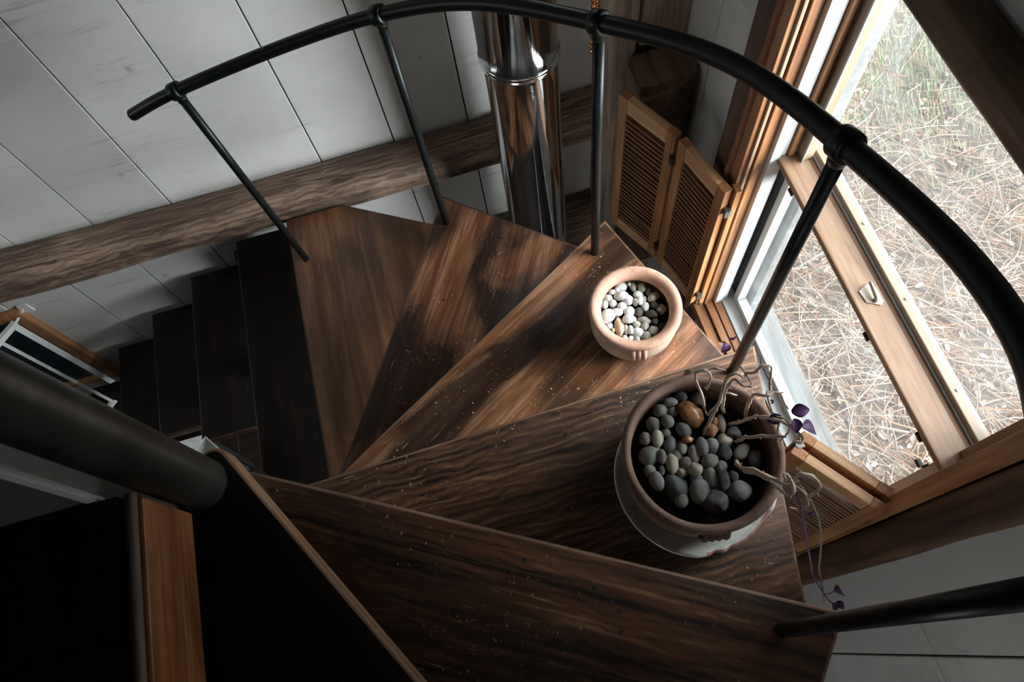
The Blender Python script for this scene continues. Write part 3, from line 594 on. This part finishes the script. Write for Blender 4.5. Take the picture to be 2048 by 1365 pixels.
def tread(poly, z, th, mats, label, name='stair_tread', TH=.043):
    t = empty(name, (PX, PY, z), math.radians(th)); c, s = math.cos(-math.radians(th)), math.sin(-math.radians(th))
    q = [((x-PX)*c-(y-PY)*s, (x-PX)*s+(y-PY)*c) for x, y in poly]
    b = bmesh.new(); prism(b, q, -TH, 0, .007, 3, 0, 1)
    o = link('board', b, mats, t, loc=(0, 0, 0), smooth=.6); tag(t, label, 'stair tread', 'wooden treads of the spiral stair')
    for (u, v) in PLUGS.get(th, []):
        b = bmesh.new(); lathe(b, [(.0042, 0), (.0046, .0004), (.0036, .0005), (.0028, .0001)], seg=14); link('nail_plug', b, M['plug'], t, loc=(u, v, .0001), smooth=1)
    # steel bracket under the board that carries it on the pole
    b = bmesh.new(); th2 = math.radians(-13)
    box(b, .03, .80, -.02, .02, -TH-.010, -TH-.001, M=Matrix.Rotation(th2, 4, 'Z')); box(b, .03, .55, -.004, .004, -TH-.05, -TH-.010, M=Matrix.Rotation(th2, 4, 'Z'))
    tube(b, [(0, 0, -TH-.055), (0, 0, -TH-.001)], PR+.008, 32)
    link('bracket', b, M['iron'], t, loc=(0, 0, 0)); return t
A = [( .481, -.068)]
treads = {}
def rot(p, d):
    a = math.radians(d); x, y = p[0]-PX, p[1]-PY; return (PX+x*math.cos(a)-y*math.sin(a), PY+x*math.sin(a)+y*math.cos(a))
# angles: A -29.9, each lower one +30, each higher one -30
def outer(near, far, th, back=.02):
    """far corner runs on along the outer chord until it meets the back edge line"""
    t1 = math.radians(th-30); n = Vector((-math.sin(t1), math.cos(t1))); P = Vector(near); D = Vector(far)-P
    k = (back-(P-Vector((PX, PY))).dot(n))/D.dot(n); Q = P+D*k; return [tuple(Q), tuple(near)]
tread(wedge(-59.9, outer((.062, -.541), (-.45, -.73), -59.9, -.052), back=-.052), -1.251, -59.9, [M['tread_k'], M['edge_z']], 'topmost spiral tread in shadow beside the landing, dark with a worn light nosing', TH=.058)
tread(wedge(-29.9, outer((.481, -.068), (.398, -.165), -29.9)), -1.451, -29.9, [M['tread_a'], M['edge']], 'worn dark brown tread carrying the foreground baluster, in front of the large pot')
tread(wedge(.2, outer((.605, .535), (.482, -.028), .2)), -1.651, .2, [M['tread_b'], M['edge']], 'tread with swirling worn grain that carries the large pot of river stones')
tread(wedge(29.6, outer((.419, 1.103), (.585, .613), 29.6)), -1.851, 29.6, [M['tread_c'], M['edge']], 'reddish brown scuffed tread that carries the small terracotta pot')
tread(wedge(59.3, outer((-.030, 1.488), (.343, 1.162), 59.3)), -2.051, 59.3, [M['tread_d'], M['edge_k']], 'shiny blotched brown tread directly in front of the steel flue')
tE = outer((-.412, 1.722), (-.106, 1.532), 90); tread(wedge(90, [tE[0], (-.412, 1.722), (-.631, 1.722)], .051), -2.251, 90, [M['tread_e'], M['edge_k']], 'smooth reddish tread with clipped corner touching the wall beam')
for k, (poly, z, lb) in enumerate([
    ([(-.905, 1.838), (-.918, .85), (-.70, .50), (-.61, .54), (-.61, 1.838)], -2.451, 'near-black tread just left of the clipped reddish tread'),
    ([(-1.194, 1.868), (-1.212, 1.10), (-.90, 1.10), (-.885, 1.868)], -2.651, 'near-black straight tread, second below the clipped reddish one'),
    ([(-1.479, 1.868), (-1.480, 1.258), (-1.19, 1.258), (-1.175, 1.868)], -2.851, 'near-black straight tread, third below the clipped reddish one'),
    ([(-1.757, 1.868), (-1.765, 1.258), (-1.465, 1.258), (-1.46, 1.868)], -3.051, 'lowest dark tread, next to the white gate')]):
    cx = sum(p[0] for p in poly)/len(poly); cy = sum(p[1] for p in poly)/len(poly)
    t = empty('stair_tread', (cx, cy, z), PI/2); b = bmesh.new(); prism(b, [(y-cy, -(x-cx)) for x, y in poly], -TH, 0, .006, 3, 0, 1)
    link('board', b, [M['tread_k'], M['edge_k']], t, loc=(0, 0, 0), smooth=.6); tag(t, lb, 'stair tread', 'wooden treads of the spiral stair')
for yy, lb in ((1.30, 'dark cut stringer under the open inner end of the straight lower treads'), (1.78, 'dark cut stringer under the straight lower treads against the plank wall')):
    b = bmesh.new()
    for i in range(4):
        xx = -1.05-.285*i; zz = -2.651-.2*i-TH; box(b, xx-.14, xx+.12, yy, yy+.045, max(zz-.17, FL), zz-.001)
        if i < 3: box(b, xx-.16, xx-.09, yy, yy+.045, max(zz-.4, FL), zz-.16)
    box(b, -.93, -.75, yy, yy+.045, -2.70, -2.495); box(b, -.85, -.80, yy, yy+.045, FL, -2.62)
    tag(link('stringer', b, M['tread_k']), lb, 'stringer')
# ------------------------------------------------------------------ railing
BASE = [(.361, -.067, -1.451), (.530, .488, -1.651), (.357, 1.006, -1.851), (-.041, 1.380, -2.051), (-.579, 1.526, -2.251)]
TOP = [(.361, -.067, -.59), (.505, .481, -.79), (.344, .992, -.99), (-.047, 1.390, -1.19), (-.615, 1.551, -1.39)]
RP = [(-.305, -1.28, -.02), (.02, -.62, -.39), (.361, -.055, -.59), (.483, .175, -.668), (.505, .481, -.79), (.469, .749, -.89), (.344, .992, -.99), (.157, 1.235, -1.09), (-.047, 1.390, -1.19), (-.305, 1.488, -1.29), (-.615, 1.551, -1.39), (-.77, 1.586, -1.46)]
RS = smooth_pts(RP, 10)
b = bmesh.new(); tube(b, RS, .0165, 20); 
tag(link('handrail', b, M['iron'], smooth=.8), 'curved black iron handrail sweeping around the spiral stair', 'handrail')
LB = ['foreground black iron baluster on the worn tread at lower right', 'black iron baluster rising behind the large stone-filled pot in front of the window', 'black iron baluster standing beside the small terracotta pot', 'black iron baluster on the blotched tread left of the steel flue', 'last black iron baluster, on the clipped reddish tread by the wall beam']
for i, (p, q) in enumerate(zip(BASE, TOP)):
    t = empty('baluster', p); P, Q = Vector(p), Vector(q); d = Q-P
    # nearest point of rail and its direction
    j = min(range(1, len(RS)-1), key=lambda k: (RS[k]-Q).length); R = RS[j]; tg = (RS[j+1]-RS[j-1]).normalized()
    d = R-P; dn = d.normalized()
    b = bmesh.new(); rb = .0120 if i else .0135
    tube(b, [Vector((0, 0, -.002)), d*.3, d*.6, d-dn*.030], rb, 16); link('rod', b, M['iron'], t, loc=(0, 0, 0), smooth=.8)
    b = bmesh.new(); tube(b, [d-dn*.036, d-dn*.026, d-dn*.014], lambda u: rb*1.12+.001*u, 16); link('weld', b, M['iron'], t, loc=(0, 0, 0), smooth=.8)
    b = bmesh.new(); tube(b, [d-tg*.014, d-tg*.012, d+tg*.012, d+tg*.014], lambda u: .0215 if u in (0, 1) else .0235, 24); link('collar', b, M['iron'], t, loc=(0, 0, 0), smooth=.5)
    tag(t, LB[i], 'baluster', 'balusters of the spiral stair')
# ------------------------------------------------------------------ flue
fl = empty('flue_pipe', (.296, 1.520, FL)); tag(fl, 'tall polished steel flue pipe with a ridged joint, standing beside the stair', 'flue pipe')
SEAM = -1.547-FL
b = bmesh.new(); tube(b, [(.008, 0, 0), (.004, 0, SEAM*.5), (0, 0, SEAM-.0), (0, 0, SEAM+.004)], .1085, 96); link('lower_section', b, M['chrome'], fl, loc=(0, 0, 0), smooth=.8)
b = bmesh.new(); tube(b, [(-.004, 0, SEAM+.004), (-.006, 0, SEAM+1), (-.010, 0, CE-FL)], .1125, 96); link('upper_section', b, M['chrome'], fl, loc=(0, 0, 0), smooth=.8)
b = bmesh.new(); lathe(b, [(.1127, -.018), (.1150, -.016), (.1155, -.012), (.1127, -.009), (.1127, -.003), (.1160, 0), (.1165, .005), (.1127, .008)], seg=96); b.transform(Matrix.Translation((-.003, 0, SEAM+.012))); link('joint_ring', b, M['chrome'], fl, loc=(0, 0, 0), smooth=.8)
b = bmesh.new(); box(b, -.004, .004, -.016, -.004, .0, .045, bev=.001)
for z in (.012, .034): tube(b, [(0, -.016, z), (0, -.019, z)], .003, 8)
b.transform(Matrix.Translation((.0, -.100, SEAM-.07))); link('joint_clasp', b, M['steel'], fl, loc=(0, 0, 0))
# copper bells on a cord
b = bmesh.new(); cbx, cby = .545, 1.610
bel = empty('bell_string', (cbx, cby, -1.72)); tag(bel, 'string of small copper bells hanging by the corner post beside the flue', 'bells')
b = bmesh.new(); tube(b, [(0, 0, 0), (0, 0, .3), (0, 0, .75)], .0022, 6); box(b, -.004, .086, .0, .008, .742, .750); link('cord', b, M['black'], bel, loc=(0, 0, 0))
bme = None
for i in range(13):
    z = .012+i*.0225+(.02 if i > 3 else 0)
    for s in (-1, 1):
        if bme is None:
            b = bmesh.new(); bmesh.ops.create_uvsphere(b, u_segments=16, v_segments=12, radius=.0105); box(b, -.0015, .0015, -.0108, .0108, -.0108, -.002); o = link('bell', b, M['copper'], bel, loc=(s*.0055, 0, z), smooth=.6); bme = o.data
        else: o = bpy.data.objects.new('bell', bme); C.objects.link(o); o.parent = bel; o.location = (s*.0055, s*.003, z+.004*s)
# ------------------------------------------------------------------ pots
SX, SY = .378, .739
sp = empty('terracotta_pot', (SX, SY, -1.851)); tag(sp, 'small round terracotta pot with moulded lugs, filled with white pebbles', 'plant pot')
b = bmesh.new(); lathe(b, [(.02, .006), (.082, .002), (.088, .004), (.092, .014), (.104, .036), (.1135, .062), (.1165, .088), (.112, .112), (.104, .126), (.096, .126), (.100, .09), (.09, .03), (.02, .02)], wob=.012, seg=72); link('pot_body', b, M['terra_body'], sp, loc=(0, 0, 0), smooth=1)
b = bmesh.new(); lathe(b, [(.098, .122), (.107, .127), (.1165, .134), (.1205, .142), (.1195, .150), (.112, .154), (.100, .151), (.091, .142), (.088, .130), (.094, .122)], wob=.008, seg=72, close=True); link('pot_rim', b, M['terra'], sp, loc=(0, 0, 0), smooth=1)
for a in (-1.82, 1.32):
    b = bmesh.new()
    for s in (-.014, 0, .014): tube(b, smooth_pts([(.108, s, .134), (.124, s, .128), (.128, s, .112), (.117, s, .096)], 4), .0068, 8)
    b.transform(Matrix.Rotation(a, 4, 'Z')); link('lug', b, M['terra'], sp, loc=(0, 0, 0), smooth=1)
b = bmesh.new(); lathe(b, [(.002, .085), (.05, .086), (.093, .084), (.093, .075), (.002, .075)], wob=.02, seg=40); link('soil', b, M['soil'], sp, loc=(0, 0, 0))
BX, BY = .338, .279; SOX, SOY = .007, -.010
bp = empty('clay_planter', (BX, BY, -1.651)); tag(bp, 'large brown clay planter on a chipped white base, holding river stones and a dried plant', 'planter')
b = bmesh.new(); prof = [(.05, .045), (.130, .040), (.138, .05), (.146, .09), (.150, .14), (.151, .185), (.152, .205), (.146, .205), (.139, .19), (.134, .12), (.12, .07), (.04, .065)]
lathe(b, prof, wob=.01, seg=96); link('pot_body', b, M['brownpot'], bp, loc=(0, 0, 0), smooth=1)
b = bmesh.new(); lathe(b, [(.146, .200), (.155, .204), (.1595, .212), (.1600, .223), (.1560, .231), (.1500, .233), (.1430, .229), (.1400, .220), (.1390, .200)], wob=.01, seg=96, close=True); link('pot_rim', b, M['brownrim'], bp, loc=(0, 0, 0), smooth=1)
for a in (-1.72, 1.42):
    b = bmesh.new()
    for s in (-.021, -.007, .007, .021): tube(b, smooth_pts([(.144, s, .188), (.155, s, .180), (.158, s, .160), (.150, s, .138)], 4), .0078, 8)
    b.transform(Matrix.Rotation(a, 4, 'Z')); link('lug', b, M['brownpot'], bp, loc=(0, 0, 0), smooth=1)
# white base: glazed bowl whose lip is broken away on the side facing the lower right
b = bmesh.new(); seg = 144; rings = []
rnd = random.Random(3)
def chip(a):  # 1 where the lip is broken
    d = (a-math.radians(-74)+PI) % (2*PI)-PI; return max(0, 1-abs(d)/.60)
prof = [(.10, .001), (.142, .002), (.157, .012), (.169, .030), (.176, .050), (.1725, .054), (.166, .048), (.157, .036), (.148, .040), (.10, .038)]
for j, (r, z) in enumerate(prof):
    ring = []
    for k in range(seg):
        a = 2*PI*k/seg; R, Z = r, z; ch = chip(a)
        if ch > 0 and j in (3, 4, 5, 6): 
            cut = min(1, ch*2.5)*(.6+.4*noise.noise(Vector((a*9, 0, 0)))); R -= cut*.014*(1 if j in (4, 5) else .4); Z -= cut*.018*(1 if j in (4, 5) else .3)
        ring.append(b.verts.new((R*math.cos(a), R*math.sin(a), Z)))
    rings.append(ring)
for j, (r1, r2) in enumerate(zip(rings, rings[1:])):
    for k in range(seg):
        f = b.faces.new((r1[k], r1[(k+1) % seg], r2[(k+1) % seg], r2[k])); f.material_index = 1 if (chip(2*PI*k/seg) > .12 and j in (3, 4, 5)) else 0
b.faces.new(rings[0][::-1]); b.faces.new(rings[-1]); o = link('white_base', b, [M['saucer'], M['brick']], bp, loc=(SOX, SOY, 0), smooth=.9); o['label'] = 'glazed white base with a broken red clay edge'
b = bmesh.new(); lathe(b, [(.002, .160), (.06, .162), (.139, .158), (.139, .145), (.002, .145)], wob=.03, seg=48); link('soil', b, M['soil'], bp, loc=(0, 0, 0))
# ------------------------------------------------------------------ stones, each one a thing
def pebble(rx, ry, rz, seed, rough):
    b = bmesh.new(); bmesh.ops.create_icosphere(b, subdivisions=3, radius=1)
    s = Vector((seed*1.37, seed*.71, seed*2.1))
    for v in b.verts:
        n = v.co.normalized(); k = 1+.16*noise.noise(n*1.1+s)
        if rough: 
            k += .22*noise.noise(n*1.9+s*2)+.05*noise.noise(n*6+s)
            for q in range(5):
                h = noise.random_unit_vector() if False else Vector((math.sin(seed*3.1+q*2.4), math.cos(seed*1.7+q*4.1), math.sin(seed+q*1.3))).normalized()
                dd = (n*k).dot(h); 
                if dd > .72: k *= .72/dd*.5+.5 if rough < 2 else .72/dd
        v.co = Vector((n.x*rx*k, n.y*ry*k, n.z*rz*k))
    return b
CN = {'g': 'smooth grey', 'k': 'jagged charcoal', 'b': 'brownish grey', 'c': 'cream', 'a': 'amber brown', 'o': 'orange', 'p': 'dark purple', 'w': 'white', 't': 'tan white', 'y': 'yellowish', 'd': 'dark'}
def where(dx, dy, R):
    r = math.hypot(dx, dy)
    if r < R*.28: return 'in the middle'
    a = math.degrees(math.atan2(dy, dx)); s = ['right', 'upper right', 'far', 'upper left', 'left', 'lower left', 'near', 'lower right'][int(((a+22.5+14) % 360)//45)]
    return ('at %s rim' if r > R*.74 else 'in %s part') % s
def stones(data, cx, cy, z, R, pot, group, nm, ztop):
    used = {}; items = []
    for i, (dx, dy, rx, ry, an, c) in enumerate(data):
        L = '%s %s pebble %s of %s' % ('large' if rx+ry > R*.36 else ('small' if rx+ry < R*.22 else 'mid-sized'), CN[c], where(dx, dy, R), pot)
        items.append([i, dx, dy, rx, ry, an, c, L])
    byL = {}
    for it in items: byL.setdefault(it[7], []).append(it)
    for L, its in byL.items():
        if len(its) > 1:
            its.sort(key=lambda t: t[1]-.28*t[2]); n = len(its)
            names = {2: ['left one', 'right one'], 3: ['leftmost', 'middle one', 'rightmost']}.get(n, ['leftmost']+['%s from left' % w_ for w_ in ('second', 'third', 'fourth', 'fifth', 'sixth', 'seventh')][:n-2]+['rightmost'])
            for t, q in zip(its, names): t[7] = L+', '+q+' of %s' % {2: 'two', 3: 'three', 4: 'four', 5: 'five', 6: 'six', 7: 'seven', 8: 'eight'}[n]
    for (i, dx, dy, rx, ry, an, c, L) in items:
        rz = min(rx, ry)*.80;  rough = 2 if c in 'k' else (1 if c in 'dtyoap' else 0)
        b = pebble(rx, ry, rz, i+1.5, rough)
        o = link(nm, b, ST[c], loc=(cx+dx, cy+dy, z-rz*.55+ztop(i, dx, dy)), rz=an, smooth=1.2 if rough < 2 else .5)
        o.rotation_euler = (.25*math.sin(i*2.3), .25*math.cos(i*1.7), an); tag(o, L, 'stone', group)
stones(RIVER, BX, BY, -1.455, .14, 'large planter', 'river stones in the large planter', 'river_stone', lambda i, dx, dy: .004*math.sin(i*1.9))
stones(WHITE, SX, SY, -1.742, .09, 'small pot', 'white pebbles in the small pot', 'white_pebble', lambda i, dx, dy: .003*math.sin(i*2.9))
# ------------------------------------------------------------------ dried trailing plant
pl = empty('dried_plant', (BX+.06, BY+.02, -1.49)); PO = Vector(pl.location); tag(pl, 'dried trailing plant with knobbly tan stems and purple leaves, growing in the large planter', 'plant')
rnd = random.Random(9)
for c, r, pts in STEMS:
    S = smooth_pts([Vector(p)-PO for p in pts], 6)
    b = bmesh.new(); jig = [p+Vector([(.0022 if c == 't' else .0008)*noise.noise(p*55+Vector((k*9, 0, 0))) for k in range(3)]) for p in S]
    tube(b, jig, lambda t, r=r: r*(1-.35*t)*.85, 8, jit=.4)
    for p0, p1 in zip(jig[::5], jig[1::5]):        # leaf-scar nubs
        d = Vector((rnd.uniform(-1, 1), rnd.uniform(-1, 1), rnd.uniform(-.3, 1))).normalized()*r*rnd.uniform(1.1, 1.9)
        tube(b, [p0, p0+d*.6, p0+d], lambda t, r=r: r*.34*(1-.5*t), 5)
    link('stem', b, {'t': M['stem_t'], 'v': M['stem_v'], 's': M['stem_s']}[c], pl, loc=(0, 0, 0), smooth=1.2)
for i, (p, s) in enumerate(LEAVES):
    b = bmesh.new(); n = 6; rows = []
    for k in range(n+1):
        t = k/n; wdt = s*.55*math.sin(PI*min(1, t*.93+.05))**.8; y = s*1.3*t; zc = -s*.5*t*t
        rows.append([b.verts.new((x*wdt, y, zc+abs(x)*wdt*.45+.0006)) for x in (-1, -.5, 0, .5, 1)])
    for a, c in zip(rows, rows[1:]):
        for k in range(4): b.faces.new((a[k], a[k+1], c[k+1], c[k]))
    bmesh.ops.solidify(b, geom=b.faces[:], thickness=.0007)
    a = rnd.uniform(0, 6.28); b.transform(Matrix.Rotation(a, 4, 'Z') @ Matrix.Rotation(rnd.uniform(-.6, .4), 4, 'X') @ Matrix.Rotation(rnd.uniform(-.5, .5), 4, 'Y'))
    link('leaf', b, M['leaf_d'] if i in (8, 12) else M['leaf_v'], pl, loc=Vector(p)-PO, smooth=1.5)
# ------------------------------------------------------------------ far below: board, gate, lamp, radiator
bd = empty('framed_board', (-2.35, 1.895, -3.32)); tag(bd, 'dark blue board in a wooden frame low on the white plank wall behind the gate', 'board'); BO = Vector(bd.location)
def part(parent, name, bxs, m, bev=.002):
    b = bmesh.new()
    for q in bxs: box(b, *q, bev=bev)
    b.transform(Matrix.Translation(-Vector(parent.location))); return link(name, b, m, parent, loc=(0, 0, 0))
part(bd, 'panel', [(-2.88, -1.94, 1.885, 1.899, -3.28, -2.60)], M['slate'], 0)
part(bd, 'frame', [(-1.945, -1.895, 1.862, 1.899, -3.31, -2.565), (-2.93, -2.88, 1.862, 1.899, -3.31, -2.565), (-2.88, -1.945, 1.862, 1.899, -2.61, -2.565), (-2.88, -1.945, 1.862, 1.899, -3.31, -3.27)], M['oak_z'], .004)
b = bmesh.new(); box(b, XL, -1.78, 1.875, 1.899, FL, -3.32, bev=.003); struct('baseboard_back', b, M['vinyl'])
gt = empty('safety_gate', (-1.94, 1.83, FL)); tag(gt, 'white metal safety gate at the foot of the stair, fixed to the plank wall', 'gate')
gd = Vector((-.71, -.70, 0)); g0 = Vector((-1.935, 1.845, 0))
def gp(s, z): q = g0+gd*s; return Vector((q.x, q.y, z))-Vector(gt.location)
def gbar(name, a, c, wd, dp):
    b = bmesh.new(); d = c-a; L = d.length; box(b, 0, L, -wd/2, wd/2, -dp/2, dp/2, bev=.002)
    rt = d.normalized(); side = gd if abs(rt.z) > .5 else Vector((0, 0, 1)); side = (side-rt*side.dot(rt)).normalized(); up = rt.cross(side)
    b.transform(Matrix((( rt.x, side.x, up.x, a.x), (rt.y, side.y, up.y, a.y), (rt.z, side.z, up.z, a.z), (0, 0, 0, 1)))); return link(name, b, M['whitemetal'], gt, loc=(0, 0, 0))
gbar('top_rail', gp(-.005, -2.60), gp(.75, -2.60), .026, .022); gbar('bottom_rail', gp(-.02, -3.41), gp(.75, -3.41), .026, .022)
gbar('bar', gp(.01, -3.40), gp(.01, -2.60), .026, .022)
for i in range(1, 10): gbar('bar', gp(.01+.085*i, -3.40), gp(.01+.085*i, -2.60), .015, .012)
for z in (-2.60, -3.40):
    b = bmesh.new(); tube(b, [gp(-.005, z), Vector((-1.885, 1.893, z+.02))-Vector(gt.location)], .006, 8); box(b, -.022, .022, -.004, .004, -.03, .03, bev=.003, M=Matrix.Translation(Vector((-1.875, 1.892, z+.02))-Vector(gt.location))); link('wall_mount', b, M['whitemetal'], gt, loc=(0, 0, 0))
# square flared lampshade, just seen past the pole
LX, LY = -1.069, .866
lp = empty('floor_lamp', (LX, LY, FL)); tag(lp, 'lamp with a square white flared shade just visible behind the pole end', 'lamp')
b = bmesh.new(); a = math.radians(37); zt, zb = -2.335-FL, -2.53-FL
def sq(h, z): return [Vector((h*math.cos(a+PI/4+k*PI/2), h*math.sin(a+PI/4+k*PI/2), z)) for k in range(4)]
o1, o2, i1, i2 = sq(.125, zt), sq(.07, zb), sq(.120, zt), sq(.066, zb); vv = [[b.verts.new(p) for p in r] for r in (o1, o2, i1, i2)]
for k in range(4):
    n_ = (k+1) % 4; b.faces.new((vv[0][k], vv[1][k], vv[1][n_], vv[0][n_])); b.faces.new((vv[2][k], vv[2][n_], vv[3][n_], vv[3][k])); b.faces.new((vv[0][k], vv[0][n_], vv[2][n_], vv[2][k])); b.faces.new((vv[1][k], vv[3][k], vv[3][n_], vv[1][n_]))
link('lamp_shade', b, M['lampwhite'], lp, loc=(0, 0, 0))
b = bmesh.new(); tube(b, [(0, 0, .02), (0, 0, .5), (0, 0, zb+.02)], .008, 12); link('lamp_pole', b, M['iron'], lp, loc=(0, 0, 0))
b = bmesh.new(); lathe(b, [(.09, 0), (.09, .012), (.02, .022)], seg=32); link('lamp_base', b, M['iron'], lp, loc=(0, 0, 0))
b = bmesh.new(); box(b, -.068, .068, -.004, .004, zb, zb+.006, M=Matrix.Rotation(a, 4, 'Z')); tube(b, [(0, 0, zb), (0, 0, zb+.05)], .014, 12); link('lamp_socket', b, M['iron'], lp, loc=(0, 0, 0))
rd = empty('radiator', (-1.39, 1.20, FL)); tag(rd, 'small grey-white radiator with dark slots half hidden behind the pole', 'radiator'); 
part(rd, 'top_bar', [(-1.50, -1.325, 1.205, 1.252, -2.955, -2.93)], M['whitemetal'])
part(rd, 'body', [(-1.50, -1.325, 1.222, 1.252, FL, -2.956)], M['black'])
for i in range(9): part(rd, 'fin', [(-1.498+.0192*i, -1.490+.0192*i, 1.203, 1.221, FL+.03, -2.956)], M['steel'], .001)
# ------------------------------------------------------------------ outdoors
b = bmesh.new(); n = 60
vg = [[b.verts.new((XW+.17+9*i/n, -3+9*j/n, -3.30+.03*noise.noise(Vector((i*.5, j*.5, 0)))+.012*noise.noise(Vector((i*2.1, j*2.1, 4))))) for j in range(n+1)] for i in range(n+1)]
for i in range(n):
    for j in range(n): b.faces.new((vg[i][j], vg[i+1][j], vg[i+1][j+1], vg[i][j+1]))
m, nt, p = mat('littered_earth'); c1 = ramp(nt, noi(nt, mapped(nt, (22, 22, 22)), 1, 9, .75), [(.3, (.10, .066, .042)), (.5, (.22, .155, .105)), (.72, (.36, .28, .21))])
nt.links.new(c1, p.inputs['Base Color']); p.inputs['Roughness'].default_value = .95
tag(link('ground', b, m, smooth=2), kind='structure')
def straw_mesh(n, seed, region, Lr, wr, zr, mats, grassy=False, keep=None):
    rnd = random.Random(seed); V, F, MI = [], [], []
    for _ in range(n):
        while True:
            x = rnd.uniform(region[0], region[1]); y = rnd.uniform(region[2], region[3])
            if keep is None or keep(x, y, rnd): break
        L = rnd.uniform(*Lr)*(1 if rnd.random() < .8 else 1.7); w_ = rnd.uniform(*wr); a = rnd.uniform(0, 2*PI) if rnd.random() < .55 else rnd.gauss(2.2, .45)
        if x+math.cos(a)*L < 1.1: a = PI-a
        z = -3.295+rnd.uniform(*zr); cur = rnd.uniform(-.9, .9); lift = rnd.uniform(0, .12)*L if not grassy else L*.8
        mi = rnd.randrange(len(mats)); base = len(V); S = 4
        px, py, pz, aa = x, y, z, a
        for k in range(S+1):
            nx, ny = -math.sin(aa), math.cos(aa); ww = w_*(1-.7*(k/S)**2)/2
            V.append((px-nx*ww, py-ny*ww, pz)); V.append((px+nx*ww, py+ny*ww, pz)); V.append((px, py, pz+ww*.9))
            px += math.cos(aa)*L/S*(.5 if grassy else 1); py += math.sin(aa)*L/S*(.5 if grassy else 1); aa += cur/S; pz += (lift/S)*(1 if k < 2 or grassy else -1)
        for k in range(S):
            q = base+k*3
            F.append((q, q+2, q+5, q+3)); F.append((q+2, q+1, q+4, q+5)); MI += [mi, mi]
    me = bpy.data.meshes.new('straw'); me.from_pydata(V, [], F)
    for m_ in mats: me.materials.append(m_)
    me.polygons.foreach_set('material_index', MI); return me
S1 = plain('bleached_straw', (.44, .325, .23), .7, 0, .3, 8); S2 = plain('tan_straw', (.34, .215, .135), .7, 0, .3, 8); S3 = plain('grey_straw', (.30, .25, .205), .8, 0, .3, 8); S4 = plain('rust_straw', (.26, .125, .07), .8, 0, .3, 8)
G1 = plain('pale_grass', (.20, .28, .11), .7, 0, .3, 8); G2 = plain('green_grass', (.13, .20, .07), .7, 0, .3, 8)
def near_grass(x, y): return math.exp(-(((x-2.75)/.75)**2+((y-2.45)/.62)**2))
o = bpy.data.objects.new('dry_straw', straw_mesh(12500, 1, (1.32, 4.3, -.6, 4.2), (.07, .34), (.0035, .009), (0, .05), [S1, S1, S2, S2, S3, S4], keep=lambda x, y, r: r.random() > .8*near_grass(x, y))); C.objects.link(o)
tag(o, 'tangled dry straw and dead stalks on the ground outside the window', 'straw', kind='stuff')
o = bpy.data.objects.new('green_grass', straw_mesh(7000, 2, (1.6, 4.2, 1.3, 4.0), (.03, .09), (.003, .006), (0, .03), [G1, G2, G1, S3], True, keep=lambda x, y, r: r.random() < near_grass(x, y)*.9+.03)); C.objects.link(o)
tag(o, 'patch of short green grass growing outside beyond the straw', 'grass', kind='stuff')
rnd = random.Random(4); V, F, MI = [], [], []
for _ in range(7000):
    x, y = rnd.uniform(1.09, 4.2), rnd.uniform(-.5, 4.2); s = rnd.uniform(.010, .028); a = rnd.uniform(0, 6.3); z = -3.29+rnd.uniform(0, .035); t1, t2 = rnd.uniform(-.6, .6), rnd.uniform(.2, .9)
    ca, sa = math.cos(a), math.sin(a); q = len(V)
    for u, v_, h in ((-1, 0, 0), (-.2, -.5, .15), (0, 0, 0), (-.2, .5, .15), (.6, -.4, .2), (.6, .4, .2), (1.1, 0, .1)): V.append((x+s*(u*ca-v_*sa), y+s*(u*sa+v_*ca), z+s*(h*t2+u*t1*.5)))
    F += [(q, q+1, q+2), (q, q+2, q+3), (q+1, q+4, q+6, q+2), (q+2, q+6, q+5, q+3)]; mi = rnd.randrange(3); MI += [mi]*4
me = bpy.data.meshes.new('litter'); me.from_pydata(V, [], F)
for m_ in (plain('grey_dead_leaf', (.30, .25, .205), .8, 0, .3, 20), plain('brown_dead_leaf', (.22, .145, .10), .8, 0, .3, 20), plain('pale_dead_leaf', (.36, .29, .22), .8, 0, .3, 20)): me.materials.append(m_)
me.polygons.foreach_set('material_index', MI); o = bpy.data.objects.new('leaf_litter', me); C.objects.link(o); tag(o, 'small curled dead leaves scattered over the ground outside', 'leaves', kind='stuff')
# ------------------------------------------------------------------ lift so that the floor is z = 0
for o in list(C.objects):
    if o.parent is None and o.type in ('MESH', 'EMPTY'): o.location.z += LIFT
